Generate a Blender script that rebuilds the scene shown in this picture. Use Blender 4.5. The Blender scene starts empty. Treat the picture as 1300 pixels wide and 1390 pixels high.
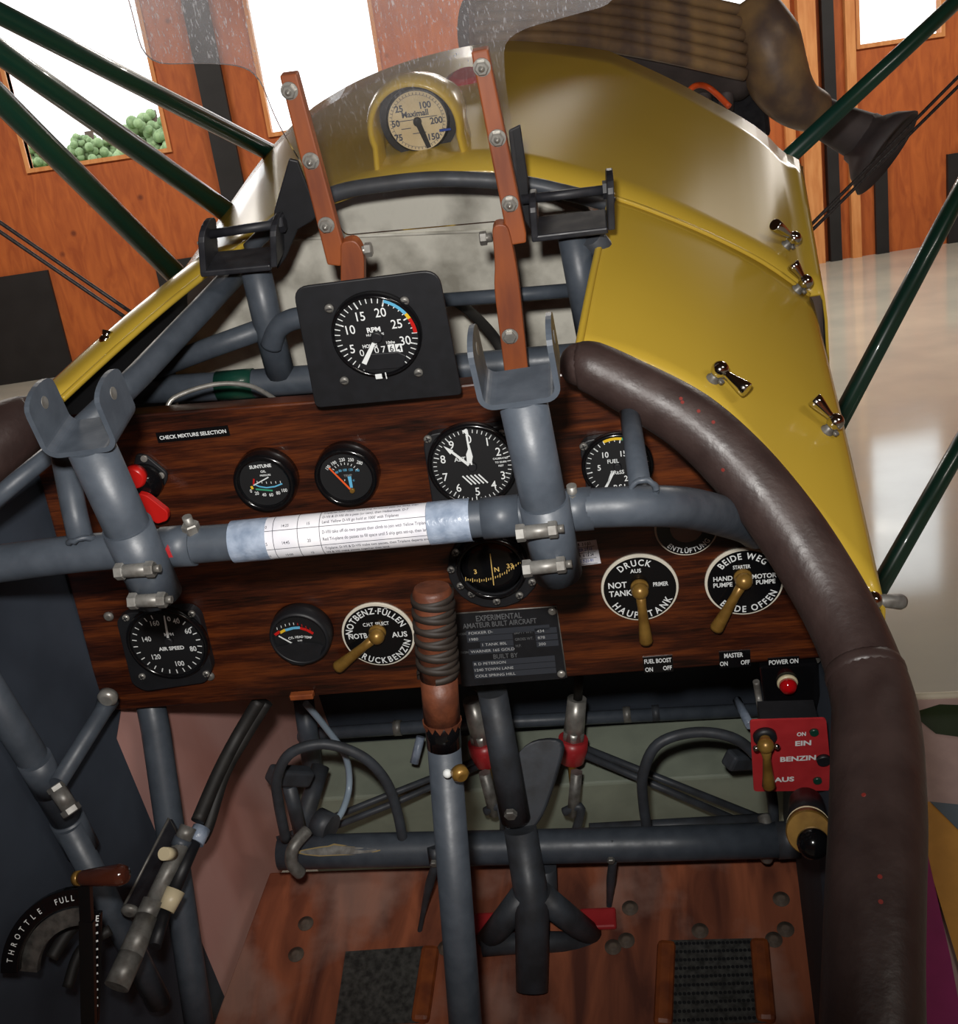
import bpy, math, random
from mathutils import Vector, Matrix
from mathutils.bvhtree import BVHTree
random.seed(7)
PI = math.pi
scn = bpy.context.scene
col = scn.collection

# ------------------------------------------------------------------ frames
# camera frame: x right, y down, z forward.  aircraft frame: X right, Y forward, Z up, origin at the camera's eye.
FPX, CX, CY = 1500.0, 650.0, 695.0
AR = Vector((.9868, -.0910, -.1343)).normalized()
AD = Vector((.1559, .8014, .5774)); AD = (AD - AR * AD.dot(AR)).normalized()
AF = AR.cross(AD)
EYE = Vector((0, 0, 2.15))
TH, RO = math.radians(18.5), math.radians(8.5)
WUP = -Vector((math.sin(RO) * math.cos(TH), math.cos(RO) * math.cos(TH), math.sin(TH)))
WFW = Vector((0, 0, 1)) - WUP * WUP.z; WFW.normalize()
WRT = WFW.cross(WUP)
C2W = Matrix((WRT, WFW, WUP))                       # camera vector -> world vector
A2C = Matrix((AR, AF, -AD)).transposed()            # aircraft vector -> camera vector
A2W = C2W @ A2C
ROT = A2W.to_quaternion()

def ray(px, py):
    c = Vector(((px - CX) / FPX, (py - CY) / FPX, 1))
    return Vector((c.dot(AR), c.dot(AF), -c.dot(AD)))
# the instrument board leans back a little: things on it are laid out on an upright board, then leaned about this pivot
LEAN, PIVOT = Matrix.Rotation(math.radians(-9), 3, 'X'), Vector((-.2, .80, -.60))
LEANING = [False]
def lean(p): return LEAN @ (Vector(p) - PIVOT) + PIVOT if LEANING[0] else Vector(p)
def unlean(p): return LEAN.transposed() @ (Vector(p) - PIVOT) + PIVOT if LEANING[0] else Vector(p)
def at(px, py, t): return unlean(ray(px, py) * t)
def onY(px, py, Y):
    o = unlean((0, 0, 0)); r = unlean(ray(px, py)) - o
    return o + r * ((Y - o.y) / r.y)
def onX(px, py, X): r = ray(px, py); return r * (X / r.x)
def onZ(px, py, Z): r = ray(px, py); return r * (Z / r.z)
def onP(px, py, P0, N): r = ray(px, py); return r * (P0.dot(N) / r.dot(N))
def wray(px, py):
    return C2W @ Vector(((px - CX) / FPX, (py - CY) / FPX, 1))
def w_onY(px, py, Y): r = wray(px, py); return EYE + r * (Y / r.y)
def w_onZ(px, py, Z): r = wray(px, py); return EYE + r * ((Z - EYE.z) / r.z)
V = Vector
UX, UY, UZ = V((1, 0, 0)), V((0, 1, 0)), V((0, 0, 1))

# ------------------------------------------------------------------ materials
def lin(c): return tuple(((x / 12.92) if x <= .04045 else ((x + .055) / 1.055) ** 2.4) for x in c)
def srgb(r, g, b): return lin((r / 255, g / 255, b / 255))
MATS = {}
def mat(name, a, b=None, rough=.5, metal=0., scale=30., stretch=(1, 1, 1), contrast=(.35, .65), bump=0., bscale=None,
        coat=0., rough2=None, spec=.5, detail=4., emit=None):
    m = bpy.data.materials.new(name); m.use_nodes = True
    nt = m.node_tree; N = nt.nodes; L = nt.links
    p = N['Principled BSDF']
    p.inputs['Roughness'].default_value = rough; p.inputs['Metallic'].default_value = metal
    p.inputs['Specular IOR Level'].default_value = spec
    p.inputs['Coat Weight'].default_value = coat; p.inputs['Coat Roughness'].default_value = .06
    p.inputs['Base Color'].default_value = (*a, 1)
    tc = N.new('ShaderNodeTexCoord'); mp = N.new('ShaderNodeMapping'); mp.inputs['Scale'].default_value = stretch
    L.new(tc.outputs['Object'], mp.inputs['Vector'])
    nz = N.new('ShaderNodeTexNoise'); nz.inputs['Scale'].default_value = scale; nz.inputs['Detail'].default_value = detail
    L.new(mp.outputs['Vector'], nz.inputs['Vector'])
    if b is not None:
        rp = N.new('ShaderNodeValToRGB'); rp.color_ramp.elements[0].position = contrast[0]; rp.color_ramp.elements[1].position = contrast[1]
        rp.color_ramp.elements[0].color = (*a, 1); rp.color_ramp.elements[1].color = (*b, 1)
        L.new(nz.outputs['Fac'], rp.inputs['Fac']); L.new(rp.outputs['Color'], p.inputs['Base Color'])
    if rough2 is not None:
        mr = N.new('ShaderNodeMapRange'); mr.inputs['From Min'].default_value = .35; mr.inputs['From Max'].default_value = .65
        mr.inputs['To Min'].default_value = rough; mr.inputs['To Max'].default_value = rough2
        L.new(nz.outputs['Fac'], mr.inputs['Value']); L.new(mr.outputs['Result'], p.inputs['Roughness'])
    if bump:
        src = nz
        if bscale:
            src = N.new('ShaderNodeTexNoise'); src.inputs['Scale'].default_value = bscale; src.inputs['Detail'].default_value = 3
            L.new(mp.outputs['Vector'], src.inputs['Vector'])
        bp = N.new('ShaderNodeBump'); bp.inputs['Strength'].default_value = bump; bp.inputs['Distance'].default_value = .002
        L.new(src.outputs['Fac'], bp.inputs['Height']); L.new(bp.outputs['Normal'], p.inputs['Normal'])
    if emit:
        p.inputs['Emission Color'].default_value = (*a, 1); p.inputs['Emission Strength'].default_value = emit
    MATS[name] = m
    return m

# ------------------------------------------------------------------ mesh builder (aircraft coordinates unless world=True)
def frame_of(d):
    d = d.normalized(); h = V((0, 0, 1)) if abs(d.z) < .9 else V((1, 0, 0))
    u = h.cross(d).normalized(); return u, d.cross(u).normalized(), d
def smooth_path(pts, vals, k=6):
    if len(pts) < 3: return pts, vals
    op, ov = [], []
    n = len(pts)
    for i in range(n - 1):
        p0, p1, p2, p3 = pts[max(i - 1, 0)], pts[i], pts[i + 1], pts[min(i + 2, n - 1)]
        for j in range(k):
            s = j / k; s2, s3 = s * s, s * s * s
            op.append(.5 * ((2 * p1) + (p2 - p0) * s + (2 * p0 - 5 * p1 + 4 * p2 - p3) * s2 + (3 * p1 - p0 - 3 * p2 + p3) * s3))
            ov.append(vals[i] * (1 - s) + vals[i + 1] * s)
    op.append(pts[-1]); ov.append(vals[-1])
    return op, ov
_TXT = {}
def text_mesh(s, bold=0.):
    key = (s, bold)
    if key in _TXT: return _TXT[key]
    c = bpy.data.curves.new('t', 'FONT'); c.body = s; c.size = 1.; c.offset = bold; c.fill_mode = 'FRONT'; c.resolution_u = 3
    o = bpy.data.objects.new('t', c); col.objects.link(o)
    dg = bpy.context.evaluated_depsgraph_get()
    ev = o.evaluated_get(dg); me = ev.to_mesh()
    vs = [(v.co.x / .7, v.co.y / .7) for v in me.vertices]; fs = [tuple(p.vertices) for p in me.polygons]
    ev.to_mesh_clear(); bpy.data.objects.remove(o); bpy.data.curves.remove(c)
    xs = [v[0] for v in vs] or [0]
    _TXT[key] = (vs, fs, min(xs), max(xs)); return _TXT[key]

class MB:
    def __init__(s): s.v = []; s.f = []; s.m = []; s.sm = []
    def add(s, vs, fs, mi=0, sm=False):
        k = len(s.v); s.v += [V(v) for v in vs]
        for f in fs: s.f.append(tuple(i + k for i in f)); s.m.append(mi); s.sm.append(sm)
        return s
    def tube(s, pts, r, n=18, mi=0, k=6, caps=True, smooth=True):
        pts = [V(p) for p in pts]
        rs = list(r) if isinstance(r, (list, tuple)) else [r] * len(pts)
        if smooth: pts, rs = smooth_path(pts, rs, k)
        m = len(pts); vs = []; u = None
        for i, p in enumerate(pts):
            d = (pts[min(i + 1, m - 1)] - pts[max(i - 1, 0)]).normalized()
            if u is None: u = frame_of(d)[0]
            u = (u - d * u.dot(d)).normalized(); w = d.cross(u)
            for j in range(n):
                a = 2 * PI * j / n; vs.append(p + (u * math.cos(a) + w * math.sin(a)) * rs[i])
        fs = [(i * n + j, i * n + (j + 1) % n, (i + 1) * n + (j + 1) % n, (i + 1) * n + j) for i in range(m - 1) for j in range(n)]
        s.add(vs, fs, mi, True)
        if caps:
            k0 = len(s.v) - m * n
            s.f.append(tuple(k0 + j for j in reversed(range(n)))); s.f.append(tuple(k0 + (m - 1) * n + j for j in range(n)))
            s.m += [mi, mi]; s.sm += [False, False]
        return s
    def lathe(s, o, d, prof, n=36, mi=0, sm=True, u=None, sx=1., sy=1., cap=True):
        a, b, d = frame_of(V(d))
        if u is not None: a = V(u).normalized(); b = d.cross(a)
        vs = []
        for (h, r) in prof:
            for j in range(n):
                t = 2 * PI * j / n; vs.append(V(o) + d * h + (a * math.cos(t) * sx + b * math.sin(t) * sy) * r)
        m = len(prof)
        fs = [(i * n + j, i * n + (j + 1) % n, (i + 1) * n + (j + 1) % n, (i + 1) * n + j) for i in range(m - 1) for j in range(n)]
        s.add(vs, fs, mi, sm); k0 = len(s.v) - m * n
        if prof[0][1] > 1e-6: s.f.append(tuple(k0 + j for j in reversed(range(n)))); s.m.append(mi); s.sm.append(False)
        if cap and prof[-1][1] > 1e-6: s.f.append(tuple(k0 + (m - 1) * n + j for j in range(n))); s.m.append(mi); s.sm.append(False)
        return s
    def cyl(s, a, b, r, n=18, mi=0, r2=None):
        a, b = V(a), V(b); L = (b - a).length
        return s.lathe(a, b - a, [(0, r), (L, r if r2 is None else r2)], n, mi)
    def ball(s, o, r, n=16, mi=0, d=(0, 0, 1), sx=1.):
        pr = [(-r * math.cos(PI * i / 10) * sx, max(r * math.sin(PI * i / 10), 1e-7)) for i in range(11)]
        return s.lathe(o, d, pr, n, mi)
    def hexn(s, o, d, r, h, mi=0): return s.lathe(o, d, [(0, r), (h * .85, r), (h, r * .86)], 6, mi, False)
    def prism(s, poly, off, mi=0, sm=False):
        n = len(poly); poly = [V(p) for p in poly]; off = V(off)
        nr = V((0, 0, 0))
        for i in range(n): nr += poly[i].cross(poly[(i + 1) % n])
        if nr.dot(off) > 0: poly = poly[::-1]
        vs = poly + [p + off for p in poly]
        s.add(vs, [tuple(range(n)), tuple(range(2 * n - 1, n - 1, -1))], mi, False)
        k0 = len(s.v) - 2 * n
        for i in range(n):
            j = (i + 1) % n; s.f.append((k0 + j, k0 + i, k0 + n + i, k0 + n + j)); s.m.append(mi); s.sm.append(sm)
        return s
    def box(s, o, hx, hy, hz, mi=0):
        o, hx, hy, hz = V(o), V(hx), V(hy), V(hz)
        return s.prism([o - hx - hy - hz, o + hx - hy - hz, o + hx + hy - hz, o - hx + hy - hz], hz * 2, mi)
    def bar(s, a, b, w, h, up=UZ, mi=0):
        a, b = V(a), V(b); d = (b - a).normalized(); x = d.cross(V(up)).normalized(); z = x.cross(d)
        return s.box((a + b) / 2, (b - a) / 2, x * w / 2, z * h / 2, mi)
    def grid(s, rows, mi=0, sm=True):
        n = len(rows[0]); m = len(rows); vs = [p for r in rows for p in r]
        return s.add(vs, [(i * n + j, i * n + j + 1, (i + 1) * n + j + 1, (i + 1) * n + j) for i in range(m - 1) for j in range(n - 1)], mi, sm)
    def disc(s, o, u, v, r, mi=0, n=48): return s.add([V(o) + (V(u) * math.cos(2 * PI * j / n) + V(v) * math.sin(2 * PI * j / n)) * r for j in range(n)], [tuple(range(n))], mi)
    def ring(s, o, u, v, r0, r1, a0=0, a1=360, mi=0, n=48):
        # clock angles, degrees from +v towards +u
        vs = []; o, u, v = V(o), V(u), V(v)
        for j in range(n + 1):
            t = math.radians(a0 + (a1 - a0) * j / n); dd = u * math.sin(t) + v * math.cos(t); vs += [o + dd * r1, o + dd * r0]
        return s.add(vs, [(2 * j, 2 * j + 1, 2 * j + 3, 2 * j + 2) for j in range(n)], mi)
    def quad2(s, o, u, v, a, b, w, mi=0):
        # flat stroke from a to b (2-D, metres) of width w
        a, b = V((*a, 0)), V((*b, 0)); d = (b - a).normalized(); q = V((-d.y, d.x, 0)) * w / 2
        return s.add([V(o) + V(u) * p.x + V(v) * p.y for p in (a - q, b - q, b + q, a + q)], [(0, 1, 2, 3)], mi)
    def poly2(s, o, u, v, pts, mi=0):
        return s.add([V(o) + V(u) * x + V(v) * y for x, y in pts], [tuple(range(len(pts)))], mi)
    def ticks(s, o, u, v, r0, r1, a0, a1, n, w, mi=0, skip=None):
        for i in range(n + 1):
            if skip and i % skip == 0: continue
            t = math.radians(a0 + (a1 - a0) * i / n); q = (math.sin(t), math.cos(t))
            s.quad2(o, u, v, (q[0] * r0, q[1] * r0), (q[0] * r1, q[1] * r1), w, mi)
        return s
    def text(s, txt, o, u, v, h, mi=0, cond=1., bold=.012, fmap=None, align='c', rot=0.):
        vs, fs, x0, x1 = text_mesh(txt, bold)
        dx = {'c': (x0 + x1) / 2, 'l': x0, 'r': x1}[align]
        o, u, v = V(o), V(u), V(v); cr, sr = math.cos(rot), math.sin(rot); out = []
        for (x, y) in vs:
            X, Y = (x - dx) * h * cond, (y - .5) * h
            X, Y = X * cr - Y * sr, X * sr + Y * cr
            out.append(fmap(X, Y) if fmap else o + u * X + v * Y)
        return s.add(out, fs, mi)
    def arc_text(s, txt, o, u, v, r, mid, h, mi=0, gap=.25, inside=False, bold=.03, cond=1.):
        # mid: clock angle of the middle; inside=True reads along the bottom
        ws = []
        for ch in txt:
            if ch == ' ': ws.append((h * .45, 0, 0)); continue
            _, _, x0, x1 = text_mesh(ch, bold); ws.append(((x1 - x0 + gap) * h * cond, x0, x1))
        tot = sum(w[0] for w in ws); pos = -tot / 2
        for ch, (w, x0, x1) in zip(txt, ws):
            a = (pos + w / 2) / r; pos += w
            if ch == ' ': continue
            t = math.radians(mid) + (-a if inside else a)
            rd = V(u) * math.sin(t) + V(v) * math.cos(t); tg = V(u) * math.cos(t) - V(v) * math.sin(t)
            if inside: s.text(ch, V(o) + rd * r, -tg, -rd, h, mi, cond, bold)
            else: s.text(ch, V(o) + rd * r, tg, rd, h, mi, cond, bold)
        return s
    def face_out(s, c):
        c = V(c); tot = 0
        for f in s.f:
            a, b, d = s.v[f[0]], s.v[f[1]], s.v[f[2]]; n = (b - a).cross(d - a); m = (a + b + d) / 3 - c; tot += n.dot(V((m.x, 0, m.z)))
        if tot < 0: s.f = [f[::-1] for f in s.f]
        return s
    def build(s, name, mats, parent=None, bevel=0., world=False, sub=0, solid=0., **tags):
        if not isinstance(mats, (list, tuple)): mats = [mats]
        if not s.v: raise RuntimeError(name)
        if LEANING[0] and not world: s.v = [lean(p) for p in s.v]
        lo = V((min(p[i] for p in s.v) for i in range(3))); hi = V((max(p[i] for p in s.v) for i in range(3)))
        c = (lo + hi) / 2
        me = bpy.data.meshes.new(name); me.from_pydata([p - c for p in s.v], [], s.f)
        for m in mats: me.materials.append(m)
        me.polygons.foreach_set('material_index', s.m); me.polygons.foreach_set('use_smooth', s.sm); me.update()
        o = bpy.data.objects.new(name, me); col.objects.link(o)
        o['_c'] = tuple(c)
        if parent is None:
            place(o, c, world)
        else:
            o.parent = parent; o.location = c - V(parent['_c'])
        if bevel:
            md = o.modifiers.new('b', 'BEVEL'); md.width = bevel; md.segments = 2; md.limit_method = 'ANGLE'; md.angle_limit = .6; md.harden_normals = False
        if solid:
            md = o.modifiers.new('s', 'SOLIDIFY'); md.thickness = solid; md.offset = -1; md.material_offset = 1 if len(mats) > 1 else 0
        if sub:
            md = o.modifiers.new('u', 'SUBSURF'); md.levels = sub; md.render_levels = sub
        for k, x in tags.items(): o[k] = x
        return o
def place(o, c, world=False):
    if world: o.location = c
    else: o.location = EYE + A2W @ V(c); o.rotation_mode = 'QUATERNION'; o.rotation_quaternion = ROT
def thing(name, label, cat, c, group=None, world=False):
    if not world: c = lean(c)
    o = bpy.data.objects.new(name, None); o.empty_display_size = .02; col.objects.link(o); place(o, V(c), world)
    o['_c'] = tuple(V(c)); o['label'] = label; o['category'] = cat
    if group: o['group'] = group
    return o
def tag(o, label, cat, group=None):
    o['label'] = label; o['category'] = cat
    if group: o['group'] = group
    return o
def rounded(pts, r, k=4):
    # round the corners of a 3-D polygon
    out = []; n = len(pts); pts = [V(p) for p in pts]
    rs = r if isinstance(r, (list, tuple)) else [r] * n
    for i in range(n):
        p, a, b = pts[i], pts[i - 1], pts[(i + 1) % n]
        if rs[i] <= 0: out.append(p); continue
        qa = p + (a - p).normalized() * min(rs[i], (a - p).length * .45); qb = p + (b - p).normalized() * min(rs[i], (b - p).length * .45)
        for j in range(k + 1):
            s = j / k; out.append(qa * (1 - s) ** 2 + p * 2 * s * (1 - s) + qb * s * s)
    return out
# ------------------------------------------------------------------ materials
M = {}
M['frame'] = mat('blue_grey_enamel', srgb(74, 81, 90), srgb(62, 69, 78), rough=.38, rough2=.5, scale=60, bump=.05, bscale=200)
M['frame_dk'] = mat('worn_dark_enamel', srgb(66, 71, 78), srgb(50, 52, 56), rough=.42, rough2=.6, scale=40, bump=.06, bscale=150)
M['black'] = mat('black_anodised', srgb(22, 23, 26), srgb(27, 28, 32), rough=.5, scale=80)
M['black_gloss'] = mat('black_gloss', srgb(14, 14, 16), rough=.15)
M['black_iron'] = mat('black_iron', srgb(30, 31, 36), srgb(42, 43, 48), rough=.42, rough2=.55, scale=60, bump=.05)
M['dial'] = mat('dial_black', srgb(13, 14, 17), rough=.6)
M['white'] = mat('dial_white', srgb(228, 232, 232), rough=.6)
M['cream'] = mat('dial_cream', srgb(212, 196, 160), srgb(190, 172, 136), rough=.6, scale=30)
M['steel'] = mat('bright_steel', srgb(176, 174, 168), srgb(150, 148, 142), rough=.34, metal=.55, scale=90)
M['dull_steel'] = mat('dull_steel', srgb(138, 137, 133), srgb(104, 101, 96), rough=.45, metal=.4, scale=90)
M['chrome'] = mat('chrome', srgb(205, 203, 198), rough=.12, metal=1.)
M['brass'] = mat('aged_brass', srgb(158, 122, 58), srgb(122, 90, 40), rough=.34, metal=.4, scale=60)
M['red'] = mat('red_plastic', srgb(190, 28, 24), rough=.32)
M['red_paint'] = mat('red_plate', srgb(184, 50, 54), srgb(168, 42, 46), rough=.35, scale=40)
M['redlens'] = mat('red_lens', srgb(170, 12, 18), rough=.08, coat=.6)
M['orange'] = mat('orange_needle', srgb(236, 92, 36), rough=.5)
M['yellowmark'] = mat('yellow_mark', srgb(226, 186, 40), rough=.5)
M['greenmark'] = mat('green_mark', srgb(54, 150, 110), rough=.5)
M['bluemark'] = mat('blue_mark', srgb(96, 176, 214), rough=.5)
M['dimwhite'] = mat('dim_print', srgb(120, 122, 122), rough=.6)
M['gold'] = mat('gold_print', srgb(214, 180, 104), rough=.5)
M['paper'] = mat('paper', srgb(222, 222, 226), srgb(206, 206, 214), rough=.7, scale=50)
M['ink'] = mat('ink', srgb(40, 40, 52), rough=.7)
M['blueink'] = mat('blue_ink', srgb(40, 70, 150), rough=.7)
M['tape'] = mat('tape', srgb(116, 130, 150), srgb(156, 168, 186), rough=.3, scale=70, bump=.3, bscale=220)
M['glasspl'] = mat('x', (1, 1, 1))
M['leather'] = mat('brown_leather', srgb(51, 39, 37), srgb(61, 47, 44), rough=.38, rough2=.5, scale=30, bump=.22, bscale=160)
M['strap'] = mat('tan_strap_wood', srgb(154, 82, 40), srgb(116, 56, 28), rough=.42, rough2=.55, scale=26, stretch=(1.6, 1.6, .35), bump=.08)
M['grip'] = mat('grip_leather', srgb(112, 62, 40), srgb(84, 46, 31), rough=.5, scale=60, bump=.3, bscale=140)
M['lacing'] = mat('lacing', srgb(46, 38, 32), srgb(38, 31, 26), rough=.65, scale=90)
M['fabric'] = mat('slate_fabric', srgb(56, 64, 76), srgb(46, 53, 64), rough=.75, scale=12, bump=.05, bscale=300)
M['pinkply'] = mat('pink_washed_plywood', srgb(206, 158, 150), srgb(184, 122, 108), rough=.7, scale=9, stretch=(1, 1, .25), contrast=(.4, .75), bump=.05)
M['floorply'] = mat('x2', (1, 1, 1))
M['greenbox'] = mat('grey_green_paint', srgb(150, 158, 142), srgb(130, 138, 124), rough=.5, scale=14)
M['rubber'] = mat('black_rubber', srgb(24, 23, 23), srgb(34, 32, 30), rough=.6, scale=60)
M['hose'] = mat('clear_hose', srgb(150, 168, 184), rough=.3)
M['strut'] = mat('green_strut_paint', srgb(16, 58, 50), srgb(26, 66, 50), rough=.32, scale=8, coat=.4)
M['rusty'] = mat('burnt_exhaust', srgb(100, 83, 74), srgb(160, 130, 90), rough=.5, rough2=.38, metal=.1, scale=14, bump=.15, bscale=60)
M['dkpipe'] = mat('dark_exhaust', srgb(66, 60, 62), srgb(84, 76, 76), rough=.6, metal=.0, scale=16, bump=.1)
M['tankmetal'] = mat('mottled_tin', srgb(226, 223, 210), srgb(150, 146, 134), rough=.42, rough2=.6, metal=.0, scale=14, detail=10, contrast=(.45, .68), bump=.08, bscale=30)
M['board'] = mat('x3', (1, 1, 1))
M['cable'] = mat('stranded_cable', srgb(76, 72, 72), srgb(50, 46, 46), rough=.5, metal=.5, scale=300)
M['heel'] = mat('aluminium_tread', srgb(126, 126, 122), srgb(82, 82, 80), rough=.4, metal=.7, scale=120)
M['bakelite'] = mat('brown_bakelite', srgb(62, 32, 24), srgb(84, 40, 26), rough=.14, scale=20, coat=.5)
M['ivory'] = mat('ivory_nylon', srgb(208, 194, 160), rough=.4)

def yellow_paint():
    m = mat('mustard_dope', srgb(190, 160, 60), srgb(182, 152, 52), rough=.26, scale=3, coat=.22, spec=.28)
    return m
M['yellow'] = yellow_paint()

def wood_panel():
    m = bpy.data.materials.new('mahogany'); m.use_nodes = True; nt = m.node_tree; N = nt.nodes; L = nt.links; p = N['Principled BSDF']
    tc = N.new('ShaderNodeTexCoord'); mp = N.new('ShaderNodeMapping'); mp.inputs['Scale'].default_value = (3.2, 3, 34); mp.inputs['Rotation'].default_value = (0, math.radians(2.5), 0)
    L.new(tc.outputs['Object'], mp.inputs['Vector'])
    n1 = N.new('ShaderNodeTexNoise'); n1.inputs['Scale'].default_value = 1.6; n1.inputs['Detail'].default_value = 9; n1.inputs['Roughness'].default_value = .62; n1.inputs['Distortion'].default_value = .5
    L.new(mp.outputs['Vector'], n1.inputs['Vector'])
    n2 = N.new('ShaderNodeTexNoise'); n2.inputs['Scale'].default_value = 7; n2.inputs['Detail'].default_value = 6
    mp2 = N.new('ShaderNodeMapping'); mp2.inputs['Scale'].default_value = (6, 3, 90); L.new(tc.outputs['Object'], mp2.inputs['Vector']); L.new(mp2.outputs['Vector'], n2.inputs['Vector'])
    mx = N.new('ShaderNodeMath'); mx.operation = 'MULTIPLY_ADD'; mx.inputs[1].default_value = .35
    L.new(n2.outputs['Fac'], mx.inputs[0]); L.new(n1.outputs['Fac'], mx.inputs[2])
    rp = N.new('ShaderNodeValToRGB'); e = rp.color_ramp.elements
    e[0].position = .5; e[0].color = (*srgb(24, 9, 5), 1); e[1].position = .84; e[1].color = (*srgb(100, 48, 19), 1)
    k = e.new(.64); k.color = (*srgb(56, 23, 11), 1)
    L.new(mx.outputs[0], rp.inputs['Fac']); L.new(rp.outputs['Color'], p.inputs['Base Color'])
    p.inputs['Roughness'].default_value = .33; p.inputs['Coat Weight'].default_value = .25; p.inputs['Coat Roughness'].default_value = .15
    bp = N.new('ShaderNodeBump'); bp.inputs['Strength'].default_value = .08; bp.inputs['Distance'].default_value = .002; L.new(n2.outputs['Fac'], bp.inputs['Height']); L.new(bp.outputs['Normal'], p.inputs['Normal'])
    return m
M['board'] = wood_panel()

def floor_ply():
    m = bpy.data.materials.new('scuffed_red_brown_plywood'); m.use_nodes = True; nt = m.node_tree; N = nt.nodes; L = nt.links; p = N['Principled BSDF']
    tc = N.new('ShaderNodeTexCoord'); mp = N.new('ShaderNodeMapping'); mp.inputs['Scale'].default_value = (12, 2.5, 3); L.new(tc.outputs['Object'], mp.inputs['Vector'])
    n1 = N.new('ShaderNodeTexNoise'); n1.inputs['Scale'].default_value = 2.2; n1.inputs['Detail'].default_value = 8; n1.inputs['Distortion'].default_value = .8; L.new(mp.outputs['Vector'], n1.inputs['Vector'])
    rp = N.new('ShaderNodeValToRGB'); e = rp.color_ramp.elements; e[0].position = .36; e[0].color = (*srgb(96, 50, 36), 1); e[1].position = .66; e[1].color = (*srgb(172, 98, 66), 1)
    L.new(n1.outputs['Fac'], rp.inputs['Fac'])
    n2 = N.new('ShaderNodeTexNoise'); n2.inputs['Scale'].default_value = 7; n2.inputs['Detail'].default_value = 8; L.new(tc.outputs['Object'], n2.inputs['Vector'])
    r2 = N.new('ShaderNodeValToRGB'); r2.color_ramp.elements[0].position = .5; r2.color_ramp.elements[1].position = .62; L.new(n2.outputs['Fac'], r2.inputs['Fac'])
    mx = N.new('ShaderNodeMix'); mx.data_type = 'RGBA'; mx.inputs[7].default_value = (*srgb(176, 140, 126), 1)
    mm = N.new('ShaderNodeMath'); mm.operation = 'MULTIPLY'; mm.inputs[1].default_value = .6; L.new(r2.outputs['Color'], mm.inputs[0])
    L.new(mm.outputs[0], mx.inputs[0]); L.new(rp.outputs['Color'], mx.inputs[6]); L.new(mx.outputs[2], p.inputs['Base Color'])
    p.inputs['Roughness'].default_value = .6
    return m
M['floorply'] = floor_ply()

def plywood_wall():
    m = bpy.data.materials.new('orange_plywood'); m.use_nodes = True; nt = m.node_tree; N = nt.nodes; L = nt.links; p = N['Principled BSDF']
    tc = N.new('ShaderNodeTexCoord'); mp = N.new('ShaderNodeMapping'); mp.inputs['Scale'].default_value = (1.6, 1, .35); L.new(tc.outputs['Object'], mp.inputs['Vector'])
    n1 = N.new('ShaderNodeTexNoise'); n1.inputs['Scale'].default_value = 5; n1.inputs['Detail'].default_value = 8; n1.inputs['Distortion'].default_value = 1.5; L.new(mp.outputs['Vector'], n1.inputs['Vector'])
    rp = N.new('ShaderNodeValToRGB'); e = rp.color_ramp.elements; e[0].position = .3; e[0].color = (*srgb(152, 72, 28), 1); e[1].position = .7; e[1].color = (*srgb(184, 98, 42), 1)
    L.new(n1.outputs['Fac'], rp.inputs['Fac'])
    vo = N.new('ShaderNodeTexVoronoi'); vo.inputs['Scale'].default_value = 2.6; L.new(tc.outputs['Object'], vo.inputs['Vector'])
    rk = N.new('ShaderNodeValToRGB'); rk.color_ramp.elements[0].position = .05; rk.color_ramp.elements[0].color = (1, 1, 1, 1); rk.color_ramp.elements[1].position = .13; rk.color_ramp.elements[1].color = (0, 0, 0, 1); L.new(vo.outputs['Distance'], rk.inputs['Fac'])
    mx = N.new('ShaderNodeMix'); mx.data_type = 'RGBA'; mx.inputs[7].default_value = (*srgb(110, 48, 18), 1); L.new(rk.outputs['Color'], mx.inputs[0]); L.new(rp.outputs['Color'], mx.inputs[6])
    L.new(mx.outputs[2], p.inputs['Base Color']); p.inputs['Roughness'].default_value = .6
    return m
M['ply'] = plywood_wall()

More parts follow.
